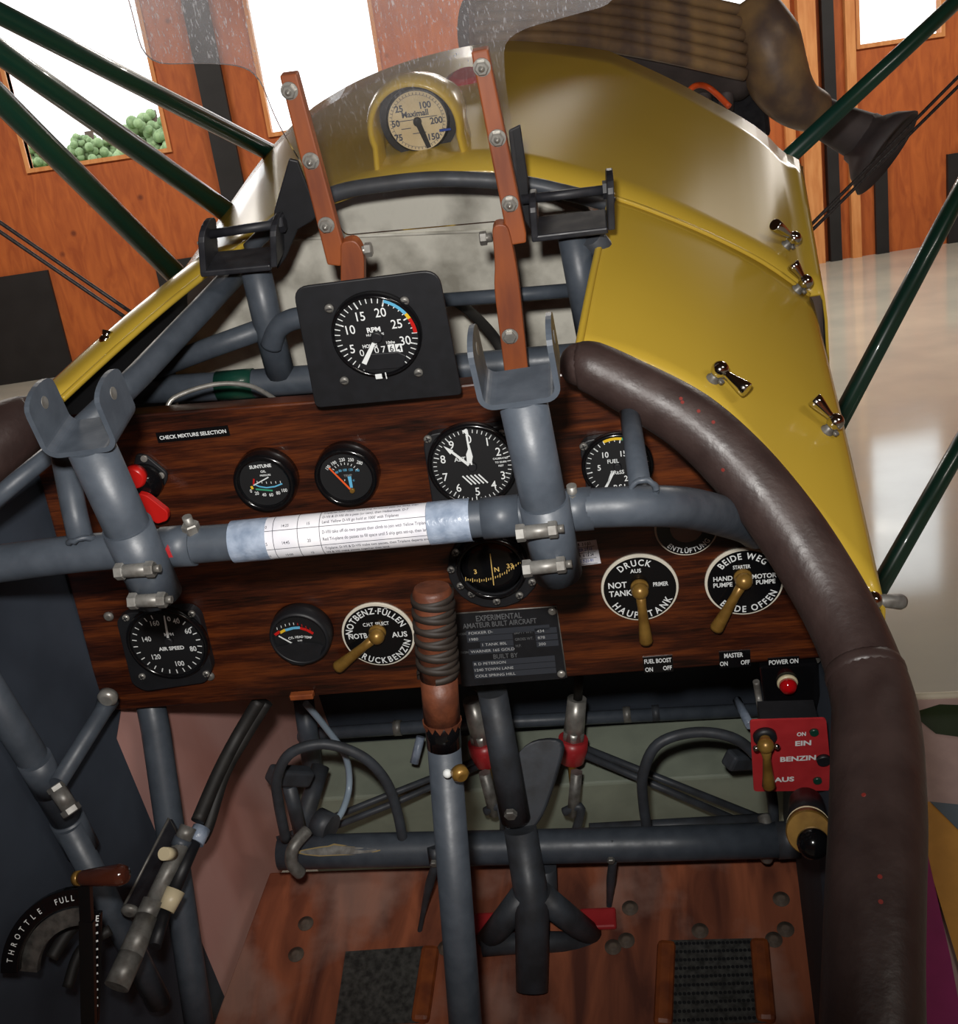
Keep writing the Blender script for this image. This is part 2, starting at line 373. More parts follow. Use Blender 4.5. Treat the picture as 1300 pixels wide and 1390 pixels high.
def windscreen():
    m = bpy.data.materials.new('dusty_acrylic'); m.use_nodes = True; nt = m.node_tree; N = nt.nodes; L = nt.links
    N.remove(N['Principled BSDF']); out = N['Material Output']
    tr = N.new('ShaderNodeBsdfTransparent'); tr.inputs['Color'].default_value = (.985, .985, .985, 1)
    gl = N.new('ShaderNodeBsdfGlossy'); gl.inputs['Roughness'].default_value = .05
    df = N.new('ShaderNodeBsdfDiffuse'); df.inputs['Color'].default_value = (.75, .76, .8, 1)
    tl = N.new('ShaderNodeBsdfTranslucent'); tl.inputs['Color'].default_value = (.8, .81, .85, 1)
    dt = N.new('ShaderNodeMixShader'); dt.inputs[0].default_value = .55; L.new(df.outputs[0], dt.inputs[1]); L.new(tl.outputs[0], dt.inputs[2])
    fr = N.new('ShaderNodeFresnel'); fr.inputs['IOR'].default_value = 1.22
    m1 = N.new('ShaderNodeMixShader'); L.new(fr.outputs[0], m1.inputs[0]); L.new(tr.outputs[0], m1.inputs[1]); L.new(gl.outputs[0], m1.inputs[2])
    tc = N.new('ShaderNodeTexCoord')
    mp = N.new('ShaderNodeMapping'); mp.inputs['Scale'].default_value = (1, 1, .3); L.new(tc.outputs['Object'], mp.inputs['Vector'])
    nz = N.new('ShaderNodeTexNoise'); nz.inputs['Scale'].default_value = 520; nz.inputs['Detail'].default_value = 2; L.new(mp.outputs['Vector'], nz.inputs['Vector'])
    r1 = N.new('ShaderNodeValToRGB'); r1.color_ramp.elements[0].position = .6; r1.color_ramp.elements[1].position = .74; L.new(nz.outputs['Fac'], r1.inputs['Fac'])
    n2 = N.new('ShaderNodeTexNoise'); n2.inputs['Scale'].default_value = 9; n2.inputs['Detail'].default_value = 5; L.new(tc.outputs['Object'], n2.inputs['Vector'])
    # dust lies thicker over the upper, wide part of the screen
    sp = N.new('ShaderNodeSeparateXYZ'); L.new(tc.outputs['Object'], sp.inputs[0])
    up = N.new('ShaderNodeMapRange'); up.inputs['From Min'].default_value = -.06; up.inputs['From Max'].default_value = .1; up.inputs['To Min'].default_value = .03; up.inputs['To Max'].default_value = .74
    L.new(sp.outputs['Z'], up.inputs['Value'])
    a = N.new('ShaderNodeMath'); a.operation = 'MULTIPLY'; L.new(r1.outputs['Color'], a.inputs[0]); L.new(up.outputs[0], a.inputs[1])
    b = N.new('ShaderNodeMath'); b.operation = 'MULTIPLY'; L.new(n2.outputs['Fac'], b.inputs[0]); L.new(up.outputs[0], b.inputs[1])
    c = N.new('ShaderNodeMath'); c.operation = 'MULTIPLY_ADD'; c.inputs[1].default_value = .62; L.new(b.outputs[0], c.inputs[0]); L.new(a.outputs[0], c.inputs[2]); c.use_clamp = True
    m2 = N.new('ShaderNodeMixShader'); L.new(c.outputs[0], m2.inputs[0]); L.new(m1.outputs[0], m2.inputs[1]); L.new(dt.outputs[0], m2.inputs[2])
    L.new(m2.outputs[0], out.inputs['Surface'])
    return m
M['screen'] = windscreen()
def pane_mat():
    m = bpy.data.materials.new('window_glass'); m.use_nodes = True; nt = m.node_tree; N = nt.nodes; L = nt.links
    N.remove(N['Principled BSDF']); out = N['Material Output']
    tr = N.new('ShaderNodeBsdfTransparent'); gl = N.new('ShaderNodeBsdfGlossy'); gl.inputs['Roughness'].default_value = .02
    mx = N.new('ShaderNodeMixShader'); mx.inputs[0].default_value = .06; L.new(tr.outputs[0], mx.inputs[1]); L.new(gl.outputs[0], mx.inputs[2]); L.new(mx.outputs[0], out.inputs['Surface'])
    return m
M['pane'] = pane_mat()
M['concrete'] = mat('polished_concrete', srgb(178, 174, 160), srgb(160, 158, 148), rough=.07, rough2=.13, scale=1.2, detail=6, spec=.6)
M['ceilmat'] = mat('ceiling_board', srgb(96, 66, 44), srgb(80, 54, 36), rough=.8, scale=2)
M['blackpaint'] = mat('black_paint', srgb(18, 18, 20), srgb(26, 26, 28), rough=.6, scale=4)
M['palewood'] = mat('pale_pine', srgb(214, 150, 92), srgb(196, 126, 70), rough=.55, scale=6, stretch=(3, 3, .4))
M['leaf'] = mat('leaf_green', srgb(128, 146, 104), srgb(92, 114, 74), rough=.8, scale=5)
M['bark'] = mat('bark', srgb(70, 56, 44), rough=.9)
M['grassmat'] = mat('grass_green', srgb(110, 130, 80), srgb(84, 104, 60), rough=.9, scale=3)

# ------------------------------------------------------------------ hangar
YW = w_onZ(1140, 352, 0).y
def wx(px, py): return w_onY(px, py, YW).x
def wz(px, py): return w_onY(px, py, YW).z
SILL, HEAD = (wz(150, 187) + wz(1220, 78)) / 2, wz(100, 0) + .55
WX = [(wx(8, 100), wx(205, 100)), (wx(352, 90), wx(512, 90)), (wx(640, 20), wx(688, 20)), (wx(950, 5), wx(1052, 5)), (wx(1166, 40), wx(1276, 40))]
XL, XR, ZC = WX[0][0] - 5, WX[-1][1] + 6, 5.6
def wbox(mb, x0, x1, y0, y1, z0, z1, mi=0):
    return mb.box(V(((x0 + x1) / 2, (y0 + y1) / 2, (z0 + z1) / 2)), V(((x1 - x0) / 2, 0, 0)), V((0, (y1 - y0) / 2, 0)), V((0, 0, (z1 - z0) / 2)), mi)
mb = MB(); xs = [XL] + [x for w in WX for x in w] + [XR]
wbox(mb, XL, XR, YW, YW + .12, 0, SILL); wbox(mb, XL, XR, YW, YW + .12, HEAD, ZC)
for i in range(0, len(xs), 2): wbox(mb, xs[i], xs[i + 1], YW, YW + .12, SILL, HEAD)
mb.build('wall_far', M['ply'], world=True, kind='structure')
for i, (a, b) in enumerate(WX):
    fr = MB(); t = .05
    wbox(fr, a - t, b + t, YW - .03, YW + .1, SILL - t, SILL); wbox(fr, a - t, b + t, YW - .03, YW + .1, HEAD, HEAD + t)
    wbox(fr, a - t, a, YW - .03, YW + .1, SILL, HEAD); wbox(fr, b, b + t, YW - .03, YW + .1, SILL, HEAD)
    o = fr.build('window_%d' % (i + 1), M['palewood'], world=True, kind='structure')
    pn = MB(); wbox(pn, a, b, YW + .05, YW + .056, SILL, HEAD); pn.build('pane', M['pane'], o)
mb = MB(); wbox(mb, XL, XR, -9, YW, -.1, 0); mb.build('floor', M['concrete'], world=True, kind='structure')
mb = MB(); wbox(mb, XL, XR, -8.2, -8, 0, ZC); mb.build('wall_back', M['ply'], world=True, kind='structure')
mb = MB(); wbox(mb, XR, XR + .1, -8, YW, 0, ZC); mb.build('wall_right', M['ply'], world=True, kind='structure')
mb = MB(); wbox(mb, XL, XR, -8.2, YW + .2, ZC, ZC + .1); mb.build('ceiling', M['ceilmat'], world=True, kind='structure')
mb = MB(); wbox(mb, XL - .1, XL, -8, YW, 0, ZC); mb.build('wall_left', M['ply'], world=True, kind='structure')
mb = MB(); wbox(mb, -60, 60, YW + .3, YW + 90, -.2, -.1); mb.build('ground_outside', M['grassmat'], world=True, kind='structure')
# posts and trims standing against the far wall: (px at the top, px at the bottom, y, material)
n = 0
for (x0, x1, y, m, dep) in [(272, 306, 120, 'blackpaint', .10), (1058, 1072, 60, 'palewood', .06), (1080, 1104, 60, 'palewood', .12), (1113, 1129, 60, 'blackpaint', .10), (1147, 1160, 120, 'palewood', .08)]:
    n += 1; mb = MB(); wbox(mb, wx(x0, y), wx(x1, y), YW - dep, YW, 0, ZC); mb.build('trim_%d' % n, M[m], world=True, kind='structure')
for (x0, y0, x1, y1, lab) in [(-40, 372, 92, 560, 'black board standing against the plywood wall beside the padded left coaming'),
                              (1066, 226, 1104, 350, 'narrow black board against the wall just behind the right strut foot'),
                              (1186, 205, 1203, 345, 'slim black strip against the wall below the flared exhaust outlet'),
                              (228, 345, 345, 520, 'low black board against the wall behind the lower green strut foot'),
                              (1284, 205, 1345, 345, 'black board against the wall at the far right edge')]:
    mb = MB(); wbox(mb, wx(x0, (y0 + y1) / 2), wx(x1, (y0 + y1) / 2), YW - .06, YW - .005, 0, wz((x0 + x1) / 2, y0))
    tag(mb.build('black_board', M['blackpaint'], world=True), lab, 'board')
# trees beyond the windows
for (px, py, dist, s, lab) in [(205, 150, 30, 1.9, 'round green tree seen through the left hangar window'), (120, 178, 34, 1.3, 'low green tree seen low in the left hangar window'),
                               (40, 182, 36, 1.2, 'distant green tree low at the left edge of the hangar window')]:
    c = w_onY(px, py, YW + dist); tr = thing('tree', lab, 'tree', V((c.x, c.y, 0)), 'trees beyond the hangar', world=True)
    MB().cyl((c.x, c.y, 0), (c.x, c.y, c.z), .18, 10).build('trunk', M['bark'], tr, world=True)
    mb = MB()
    for k in range(220):
        a = random.uniform(0, 2 * PI); e = random.uniform(-1, 1); rr = s * random.uniform(.3, .9)
        q = V((c.x + rr * math.cos(a) * math.sqrt(1 - e * e), c.y + rr * math.sin(a) * math.sqrt(1 - e * e), c.z - .75 * s + rr * e * .8)); mb.ball(q, s * random.uniform(.07, .17), 8)
    mb.build('crown', M['leaf'], tr, world=True)

# ------------------------------------------------------------------ light
w = bpy.data.worlds.new('overcast'); scn.world = w; w.use_nodes = True
bg = w.node_tree.nodes['Background']; bg.inputs[0].default_value = (.93, .97, 1, 1); bg.inputs[1].default_value = 3.2
cd = bpy.data.cameras.new('camera'); cam = bpy.data.objects.new('camera', cd); col.objects.link(cam); scn.camera = cam
cd.sensor_fit = 'HORIZONTAL'; cd.sensor_width = 36; cd.lens = FPX / 1300 * 36; cd.clip_start = .05; cd.clip_end = 300
mw = (C2W @ Matrix(((1, 0, 0), (0, -1, 0), (0, 0, -1)))).to_4x4(); mw.translation = EYE; cam.matrix_world = mw
fl = bpy.data.lights.new('camera_flash', 'SPOT'); fl.spot_size = math.radians(86); fl.spot_blend = .9; fl.shadow_soft_size = .018; fl.energy = 37; fl.color = (1, .97, .93)
fo = bpy.data.objects.new('camera_flash', fl); col.objects.link(fo)
fo.rotation_mode = 'QUATERNION'; fo.location = EYE + C2W @ V((-.03, -.07, .0)); fo.rotation_quaternion = wray(620, 540).to_track_quat('-Z', 'Y')
for k, (lx, ly, en) in enumerate(((-4.5, YW - 4, 290), (1.5, YW - 4, 290), (6.5, YW - 4, 290), (3.5, -3.5, 110))):  # unseen fill lights, added to brighten the far wall, floor and cockpit
    hl = bpy.data.lights.new('fill_light', 'AREA'); hl.shape = 'RECTANGLE'; hl.size = 2.4; hl.size_y = .5; hl.energy = en; hl.color = (1, .93, .84)
    ho = bpy.data.objects.new('fill_light', hl); col.objects.link(ho); ho.location = (lx, ly, ZC - .05)
scn.view_settings.view_transform = 'Standard'; scn.view_settings.look = 'None'; scn.view_settings.gamma = 1; scn.view_settings.exposure = 0
try: scn.view_settings.use_curve_mapping = False
except Exception: pass
# ------------------------------------------------------------------ cowling
SEC = [(-.60, -1.25), (-.592, -.66), (-.56, -.535), (-.46, -.448), (-.36, -.396), (-.26, -.362), (-.15, -.349), (-.08, -.358), (.011, -.396), (.10, -.445), (.192, -.515), (.222, -.60), (.232, -1.25)]
SECN = [(-.57, -1.25), (-.562, -.66), (-.54, -.535), (-.46, -.452), (-.36, -.402), (-.26, -.376), (-.15, -.366), (-.08, -.372), (.03, -.400), (.14, -.440), (.225, -.490), (.258, -.59), (.26, -1.25)]
def sec(S, Y, k=6):
    p, _ = smooth_path([V((x, 0, z)) for x, z in S], [0] * len(S), k); return [V((q.x, Y, q.z)) for q in p]
YH, YN = 1.05, 1.62
A, B = sec(SEC, YH), sec(SECN, YN)
for q in B: q.y -= max(0, q.x - .03) * 1.1 + max(0, -.40 - q.x) * .8
mb = MB(); rows = []
for i in range(9):
    s = i / 8; rows.append([a.lerp(b, s) for a, b in zip(A, B)])
mb.grid(rows)
front_cowl = thing('engine_cowling', 'mustard yellow curved top cowling ahead of the windscreen', 'cowling', (-.17, 1.3, -.9))
mb.face_out((-.17, 1.3, -.9)); skin = mb.build('skin', [M['yellow'], M['blackpaint']], front_cowl, solid=.003)
cowl_bvh = [BVHTree.FromPolygons(mb.v, mb.f)]
# seam bead over the joint between the two right-hand cowls
seam = [onY(*p, YH) for p in [(832, 270), (880, 287), (960, 320), (1035, 358), (1097, 402)]]
MB().tube([p + V((0, -.002, .002)) for p in seam], .0028, 8).build('seam_bead', M['yellow'], front_cowl)

COAM = [(786, 494, .865, .0155), (800, 497, .863, .0200), (850, 522, .862, .0217), (935, 571, .858, .0242), (1006, 637, .85, .0256), (1070, 717, .838, .0262), (1122, 800, .823, .0266), (1155, 864, .803, .0264), (1174, 913, .785, .0268),
        (1186, 960, .765, .0285), (1190, 1020, .735, .0298), (1191, 1110, .695, .0297), (1188, 1200, .66, .0288), (1185, 1300, .63, .028), (1183, 1430, .60, .028)]
# right side panel between the seam and the padded rim
seam_d, _ = smooth_path([onY(*p, YH) for p in [(830, 271), (880, 288), (960, 321), (1035, 359), (1097, 403)]], [0] * 5, 4)
rim_px = [(783, 472, .90), (880, 500, .905), (980, 560, .90), (1090, 690, .875), (1192, 812, .835)]
rim_d, _ = smooth_path([at(*p) for p in rim_px], [0] * 5, 4)
seam_d = [p + V((0, .006, .0035)) for p in seam_d]
rows = []
for i in range(13):
    s = i / 12; r = [a.lerp(b, s) for a, b in zip(seam_d, rim_d)]
    for p in r: p.z += .006 * math.sin(PI * s)
    e = r[-1]; k = .9
    r += [e + V((.006, 0, -.012)), e + V((.007, .0, -.05)), e + V((-.02, 0, -.5))]
    rows.append(r)
mb = MB(); mb.grid(rows)
right_cowl = thing('cockpit_cowling', 'mustard yellow side cowling with two lever latches between the seam and the brown padded rim', 'cowling', (.1, .9, -.6))
mb.face_out((-.17, 1., -.9)); mb.build('skin', [M['yellow'], M['blackpaint']], right_cowl, solid=.0035)
cowl_bvh.append(BVHTree.FromPolygons(mb.v, mb.f))
lip = [r[0] for r in rows]; MB().tube([p + V((.001, 0, -.001)) for p in lip], .0034, 8).build('rolled_edge', M['yellow'], right_cowl)
# left side cowl: inner edge from hoop to the left padded rim, skin falling away to the left
L0, L1 = onY(335, 329, YH), at(84, 542, 1.0)
rows = []
for i in range(11):
    s = i / 10; p = L0.lerp(L1, s); p.z += .004 * math.sin(PI * s)
    k = 1 - .2 * s
    rows.append([p, p + V((-.022 * k, 0, .000 * k)), p + V((-.045 * k, 0, -.004 * k)), p + V((-.062 * k, 0, -.013 * k)), p + V((-.075 * k, 0, -.030 * k)), p + V((-.085 * k, 0, -.06)), p + V((-.13, 0, -.15)), p + V((-.17, 0, -.32)), p + V((-.18, 0, -.8))])
left_cowl = thing('cockpit_cowling', 'narrow band of mustard yellow side cowling running to the left padded rim', 'cowling', (-.5, .95, -.6))
mb = MB().grid([r[::-1] for r in rows]); mb.face_out((-.17, 1., -.9)); mb.build('skin', [M['yellow'], M['blackpaint']], left_cowl, solid=.003)
cowl_bvh.append(BVHTree.FromPolygons(mb.v, mb.f))
MB().tube([r[0] for r in rows], .0034, 8).build('rolled_edge', M['yellow'], left_cowl)
def on_cowl(px, py):
    d = ray(px, py).normalized(); best = None
    for b in cowl_bvh:
        h = b.ray_cast(V((0, 0, 0)), d)
        if h[0] is not None and (best is None or h[3] < best[3]): best = h
    return (best[0], best[1] if best[1].dot(d) < 0 else -best[1]) if best else None

# ------------------------------------------------------------------ lever latches on the cowls
def latch(px0, px1, lab, lift=.004, flip=None):
    h = on_cowl(*px0); 
    if h is None:
        P = at(*px0, flip or .85); nrm = V((.8, 0, .6))
    else: P, nrm = h
    th = thing('cowl_latch', lab, 'latch', P, 'lever latches on the yellow cowls')
    MB().lathe(P - nrm * .002, nrm, [(0, .0060), (.003, .0060), (.005, .0045), (.010, .0045)], 20).build('base', M['dull_steel'], th)
    top = P + nrm * .012
    MB().ball(top, .0075, 16).build('ball', M['chrome'], th)
    r = ray(*px1); t = top.dot(AF * 0 + V((0, 0, 0))) if False else (top.dot(nrm) + .004) / r.dot(nrm) if abs(r.dot(nrm)) > .12 else top.length / r.length
    tip = r * t
    if (tip - top).length > .07: tip = top + (tip - top).normalized() * .04
    d = (tip - top)
    MB().lathe(top, d, [(0, .0035), (d.length * .35, .0036), (d.length * .8, .0062), (d.length * .97, .0066), (d.length, .0056)], 18).build('lever', M['chrome'], th)
    MB().cyl(P - nrm * .001 + V((.006, -.006, 0)), P + nrm * .002 + V((.006, -.006, 0)), .0025, 8).build('rivet', M['dull_steel'], th)
latch((967, 515), (1014, 530), 'chrome lever latch on the yellow side cowling nearest the brown rim, lever lying sideways')
latch((1122, 585), (1104, 541), 'chrome lever latch standing upright near the outer edge of the yellow side cowling')
latch((1066, 334), (1051, 305), 'chrome lever latch at the cowl edge just where the twin bracing cables end')
latch((1081, 394), (1075, 358), 'chrome lever latch lying along the cowl edge beside the seam')
P = at(1184, 815, .84)
th = thing('cowl_latch', 'latch lever poking out past the brown rim below the yellow cowling', 'latch', P, 'lever latches on the yellow cowls')
MB().ball(P, .0075, 16).build('ball', M['chrome'], th); q = at(1226, 817, .85)
MB().lathe(P, q - P, [(0, .0042), ((q - P).length * .9, .0062), ((q - P).length, .005)], 18).build('lever', M['dull_steel'], th)
P = at(143, 462, 1.05); th = thing('cowl_latch', 'small latch lever standing up from the outer edge of the left yellow cowling', 'latch', P, 'lever latches on the yellow cowls')
MB().ball(P, .006, 14).build('ball', M['chrome'], th); MB().tube([P, at(146, 449, 1.05)], [.003, .005], 14, smooth=False).build('lever', M['chrome'], th)

# ------------------------------------------------------------------ black hoop under the cowl edge, tin tank behind
hp = [(338, 338), (380, 300), (450, 264), (520, 250), (600, 243), (700, 248), (770, 262), (832, 278)]
mb = MB().tube([onY(*p, YH - .012) for p in hp], .0075, 14)
tag(mb.build('cowl_hoop', M['frame_dk']), 'dark tubular hoop under the front yellow cowl edge behind the windscreen', 'tube')
TK = 1.17
tk = thing('tank', 'mottled grey metal tank filling the space behind the windscreen straps', 'tank', onY(560, 400, TK))
pl = [onY(*p, TK) for p in [(205, 530), (250, 445), (330, 320), (420, 268), (520, 254), (600, 248), (700, 252), (800, 285), (850, 400), (850, 540)]]
MB().prism(pl, (0, .14, 0)).build('shell', M['tankmetal'], tk, bevel=.012)
for (a, b) in [((268, 330), (690, 312)), ((690, 300), (800, 296))][:1]:
    MB().tube([onY(*a, TK - .001), onY(*b, TK - .001)], .002, 8, smooth=False).build('seam', M['tankmetal'], tk)
tag(MB().tube([onY(612, 405, 1.09), onY(640, 425, 1.06), onY(672, 460, 1.0), onY(690, 500, .97)], .0055, 12).build('hose', M['rubber']), 'black hose dropping behind the tan strap below the tachometer', 'hose')

# ------------------------------------------------------------------ grey steel tube frame behind the panel
FY = .955
fr = thing('tube_frame', 'blue-grey welded tube frame behind the tachometer, above the wooden panel', 'frame', onY(480, 510, FY))
def P_(p, Y=FY): return onY(*p, Y)
MB().tube([P_((180, 531)), P_((300, 524)), P_((640, 498)), P_((800, 484)), P_((880, 478))], .0143, 22, smooth=False).build('lower_tube', M['frame'], fr)
MB().tube([P_((344, 352)), P_((366, 450)), P_((381, 508))], .0143, 22, smooth=False).build('upright', M['frame'], fr)
MB().tube([P_((776, 312)), P_((806, 478))], .0140, 22, smooth=False).build('upright', M['frame'], fr)
MB().tube([P_((590, 408), .985), P_((690, 401), .985), P_((786, 393), .985)], .0068, 16, smooth=False).build('cross_tube', M['frame'], fr)
MB().tube([P_((374, 440)), P_((285, 472)), P_((205, 503))], .0105, 18, smooth=False).build('diagonal', M['frame'], fr)
MB().tube([P_((368, 470), .945), P_((376, 447), .945), P_((396, 434), .945), P_((425, 430), .945), P_((470, 428), .945)], .0105, 18).build('elbow_tube', M['frame'], fr)
MB().tube([at(338, 352, 1.07), at(270, 424, 1.02), at(190, 508, .95), at(95, 600, .87)], .0112, 18, smooth=False).build('long_diagonal', M['frame'], fr)
MB().tube([P_((296, 524), FY - .001), P_((345, 520), FY - .001)], .0150, 22, smooth=False).build('green_band', M['strut'], fr)
tag(MB().tube([onY(226, 562, .84), onY(236, 540, .85), onY(290, 522, .86), onY(340, 524, .86), onY(378, 545, .84)], .0022, 8).build('wire_loop', M['steel']), 'thin bright wire arch over the top edge of the panel', 'wire')

# ------------------------------------------------------------------ wooden instrument panel
YP = .80
LEANING[0] = True
def pan(px, py, off=0.): return onY(px, py, YP - off)
PN = thing('instrument_panel', 'dark glossy mahogany instrument board spanning the cockpit', 'panel', pan(560, 760))
ol = [pan(*p) for p in [(140, 966), (104, 830), (42, 610), (70, 575), (185, 563), (425, 545), (775, 506), (812, 518), (935, 590), (1060, 740), (1140, 880), (1116, 893), (775, 919)]]
MB().prism(ol, (0, .02, 0)).build('board', M['board'], PN, bevel=.002)
for p in [(285, 917), (193, 921), (148, 836)]:
    MB().lathe(pan(*p), -UY, [(0, .005), (.002, .005), (.004, .003)], 14).build('screw', M['dull_steel'], PN)
for p in [(410, 944)]:
    MB().box(pan(*p, .004), (.012, 0, 0), (0, .004, 0), (0, 0, .003)).build('wood_chip', M['strap'], PN, bevel=.001)

LEANING[0] = False
# ------------------------------------------------------------------ front crossbar with weld collars
BY = .62
barp = [(-150, 792), (-90, 779), (0, 765), (120, 750), (260, 740), (400, 728), (600, 709), (760, 693), (870, 687)]
CB = thing('cross_bar', 'blue-grey steel tube crossing the cockpit in front of the panel', 'bar', onY(500, 718, BY))
MB().tube([onY(*p, BY) for p in barp] + [at(935, 690, .80), at(985, 702, .86), at(1012, 711, .90), at(1026, 720, .93)], [.0142, .0142, .0142, .0140, .0136, .0133, .0131, .0136, .0142, .0152, .0158, .0160, .0160], 26).build('tube', M['frame'], CB)
def bar_band(a, b, r): MB().tube([onY(*a, BY), onY(*b, BY)], r, 26, smooth=False).build('collar', M['frame'], CB)
bar_band((222, 743), (264, 740), .0152); bar_band((655, 704), (706, 699), .0148); bar_band((755, 694), (804, 690), .0152)
for p in [(255, 706), (776, 664)]:
    q = onY(*p, BY); MB().hexn(q - UZ * .010, UZ, .0065, .007).cyl(q - UZ * .012, q + UZ * .003, .0035, 12).build('bolt', M['dull_steel'], CB)
MB().tube([onY(86, 615, .66), onY(100, 690, .64), onY(112, 742, BY)], .0092, 16, smooth=False).build('stub_tube', M['frame'], CB)
MB().tube([at(850, 530, .89), at(860, 600, .82), at(871, 676, .762)], .0078, 16, smooth=False).build('stub_tube', M['frame'], CB)
MB().tube([at(-40, 707, .82), at(20, 655, .82), at(100, 590, .85)], .0070, 14, smooth=False).build('stay_tube', M['frame'], CB)
for (jx, jy, jr) in ((112, 734, .0100), (873, 667, .0088)):
    wb = MB(); cj = onY(jx, jy, BY); dj = (cj - (onY(86, 615, .66) if jx < 500 else at(850, 530, .89))).normalized(); uj, vj, _d = frame_of(dj)
    wb.tube([cj + (uj * math.cos(2 * PI * k / 24) + vj * math.sin(2 * PI * k / 24)) * jr + dj * random.uniform(-.0008, .0008) for k in range(25)], [random.uniform(.0016, .0026) for k in range(25)], 8, caps=False, smooth=False)
    wb.build('weld_bead', M['frame'], CB)
q = onY(236, 740, BY) + V((0, -.0150, .004)); MB().prism([q + V((-.006, 0, -.004)), q + V((.004, 0, -.004)), q + V((.002, 0, .006))], (0, .003, 0)).build('red_mark', M['red_paint'], CB)
# ------------------------------------------------------------------ fork posts clamped on the bar
def fork_post(lab, top, bot, r, ears, deep, lift, bolts, wide=1.):
    Y = .595
    a, b = onY(*top, Y), onY(*bot, Y); d = (b - a).normalized(); L = (b - a).length
    th = thing('gun_post', lab, 'post', b, 'fork-topped posts on the crossbar')
    MB().tube([a, b], r, 26, smooth=False).build('post', M['frame'], th)
    sl = b - d * .062; MB().tube([sl, b + d * .002], [r * 1.10, r * 1.10], 26, smooth=False).build('clamp_sleeve', M['frame'], th)
    # U fork: strap bent up at both ends, built around the post's own axis
    (nl, nr) = ears
    x = V((1, 0, .0)); x = (x - d * x.dot(d)).normalized(); up = -d; yy = up.cross(x).normalized()
    hw = .0255 * wide; R = .010; h = lift; t = .0035
    prof = [(-hw, h)]
    for k in range(7):
        g = PI + PI / 2 * k / 6; prof.append((-hw + R + R * math.cos(g), R + R * math.sin(g)))
    for k in range(7):
        g = 1.5 * PI + PI / 2 * k / 6; prof.append((hw - R + R * math.cos(g), R + R * math.sin(g)))
    prof.append((hw, h))
    mb = MB(); vs = []; n = len(prof); post_top = a; a = a + yy * .008
    dep = deep / 2
    # strap: the ear tops are narrower and rounded
    def pt(i, s):
        px, pz = prof[i]; return a + x * px + up * pz + yy * (s * dep)
    ins = []
    for i in range(n):
        px, pz = prof[i]; q = V((0, 0, 0))
        j0, j1 = max(i - 1, 0), min(i + 1, n - 1); tx, tz = prof[j1][0] - prof[j0][0], prof[j1][1] - prof[j0][1]; l = math.hypot(tx, tz); ins.append((-tz / l * t, tx / l * t))
    ring = []
    for i in range(n):
        px, pz = prof[i]; qx, qz = ins[i]
        vs += [a + x * px + up * pz - yy * dep, a + x * px + up * pz + yy * dep, a + x * (px + qx) + up * (pz + qz) + yy * dep, a + x * (px + qx) + up * (pz + qz) - yy * dep]
    fs = [(i * 4 + j, i * 4 + (j + 1) % 4, (i + 1) * 4 + (j + 1) % 4, (i + 1) * 4 + j) for i in range(n - 1) for j in range(4)] + [(3, 2, 1, 0), ((n - 1) * 4, (n - 1) * 4 + 1, (n - 1) * 4 + 2, (n - 1) * 4 + 3)]
    mb.add(vs, fs)
    # rounded ear tips with a bored hole
    for sx, s0 in ((-hw, 1), (hw, -1)):
        N = 12; half = [a + x * sx + up * h + (up * math.sin(PI * k / N) ** .7 * dep * .55 + yy * math.cos(PI * k / N) * dep) for k in range(N + 1)]
        mb.prism(half, x * t * s0)
    mb.build('fork', M['frame'], th)
    for sx, s0 in ((-hw, 1), (hw, -1)):
        c = a + x * (sx + t * s0 * 1.05) + up * (h * .98)
        mbh = MB(); mbh.lathe(c - x * s0 * t * 1.2, x * s0, [(0, .0042), (t * 1.25, .0042)], 16); mbh.build('pin_hole', M['dull_steel'], th)
    for (p, q) in bolts:
        A_, B_ = onY(*p, Y - r - .004), onY(*q, Y - r - .004); dd = (B_ - A_).normalized()
        m2 = MB().cyl(A_, B_, .0048, 16); m2.hexn(A_ - dd * .001, dd, .0060, .006); m2.hexn(B_ - dd * .006, dd, .0058, .006); m2.cyl(B_, B_ + dd * .004, .0028, 10)
        m2.build('clamp_bolt', M['dull_steel'], th)
    return th
fork_post('blue-grey post with an empty fork at the left end of the crossbar', (122, 603), (214, 806), .0158, ((45, 535), (150, 525)), .042, .031, [((160, 776), (210, 772)), ((178, 816), (226, 814))], 1.0)
fork_post('blue-grey post with an empty fork beside the altimeter on the crossbar', (708, 537), (757, 776), .0152, ((640, 440), (755, 430)), .042, .033, [((703, 724), (757, 718)), ((712, 772), (768, 766))], 1.0)

# ------------------------------------------------------------------ schedule paper taped round the bar
pa, pb = onY(343, 733, BY), onY(606, 708.5, BY)
ax = (pb - pa).normalized(); nv = -((pa + pb) / 2).normalized(); nv = (nv - ax * nv.dot(ax)).normalized(); bv = nv.cross(ax); bv = bv if bv.z > 0 else -bv
Lp = (pb - pa).length; rp = .0150
def wrap(r):
    return lambda X, Y: pa + ax * (X + Lp / 2) + (nv * math.cos(Y / r) + bv * math.sin(Y / r)) * r
def sheet(x0, x1, r, a0=-1.7, a1=1.7, n=24):
    m = MB(); m.grid([[wrap(r)(X, a0 * r + (a1 - a0) * r * j / n) for j in range(n + 1)] for X in [x0 + (x1 - x0) * k / 6 for k in range(7)]]); return m
PS = thing('flight_schedule', 'white printed schedule sheet taped around the crossbar', 'paper', pa.lerp(pb, .5))
sheet(-Lp / 2 + .006, Lp / 2 - .008, rp).build('sheet', M['paper'], PS)
for (x0, x1) in ((-Lp / 2 - .014, -Lp / 2 + .014), (Lp / 2 - .012, Lp / 2 + .018)): sheet(x0, x1, rp + .0004, -1.75, 1.75).build('tape', M['tape'], PS)
ik = MB(); W = wrap(rp + .0003)
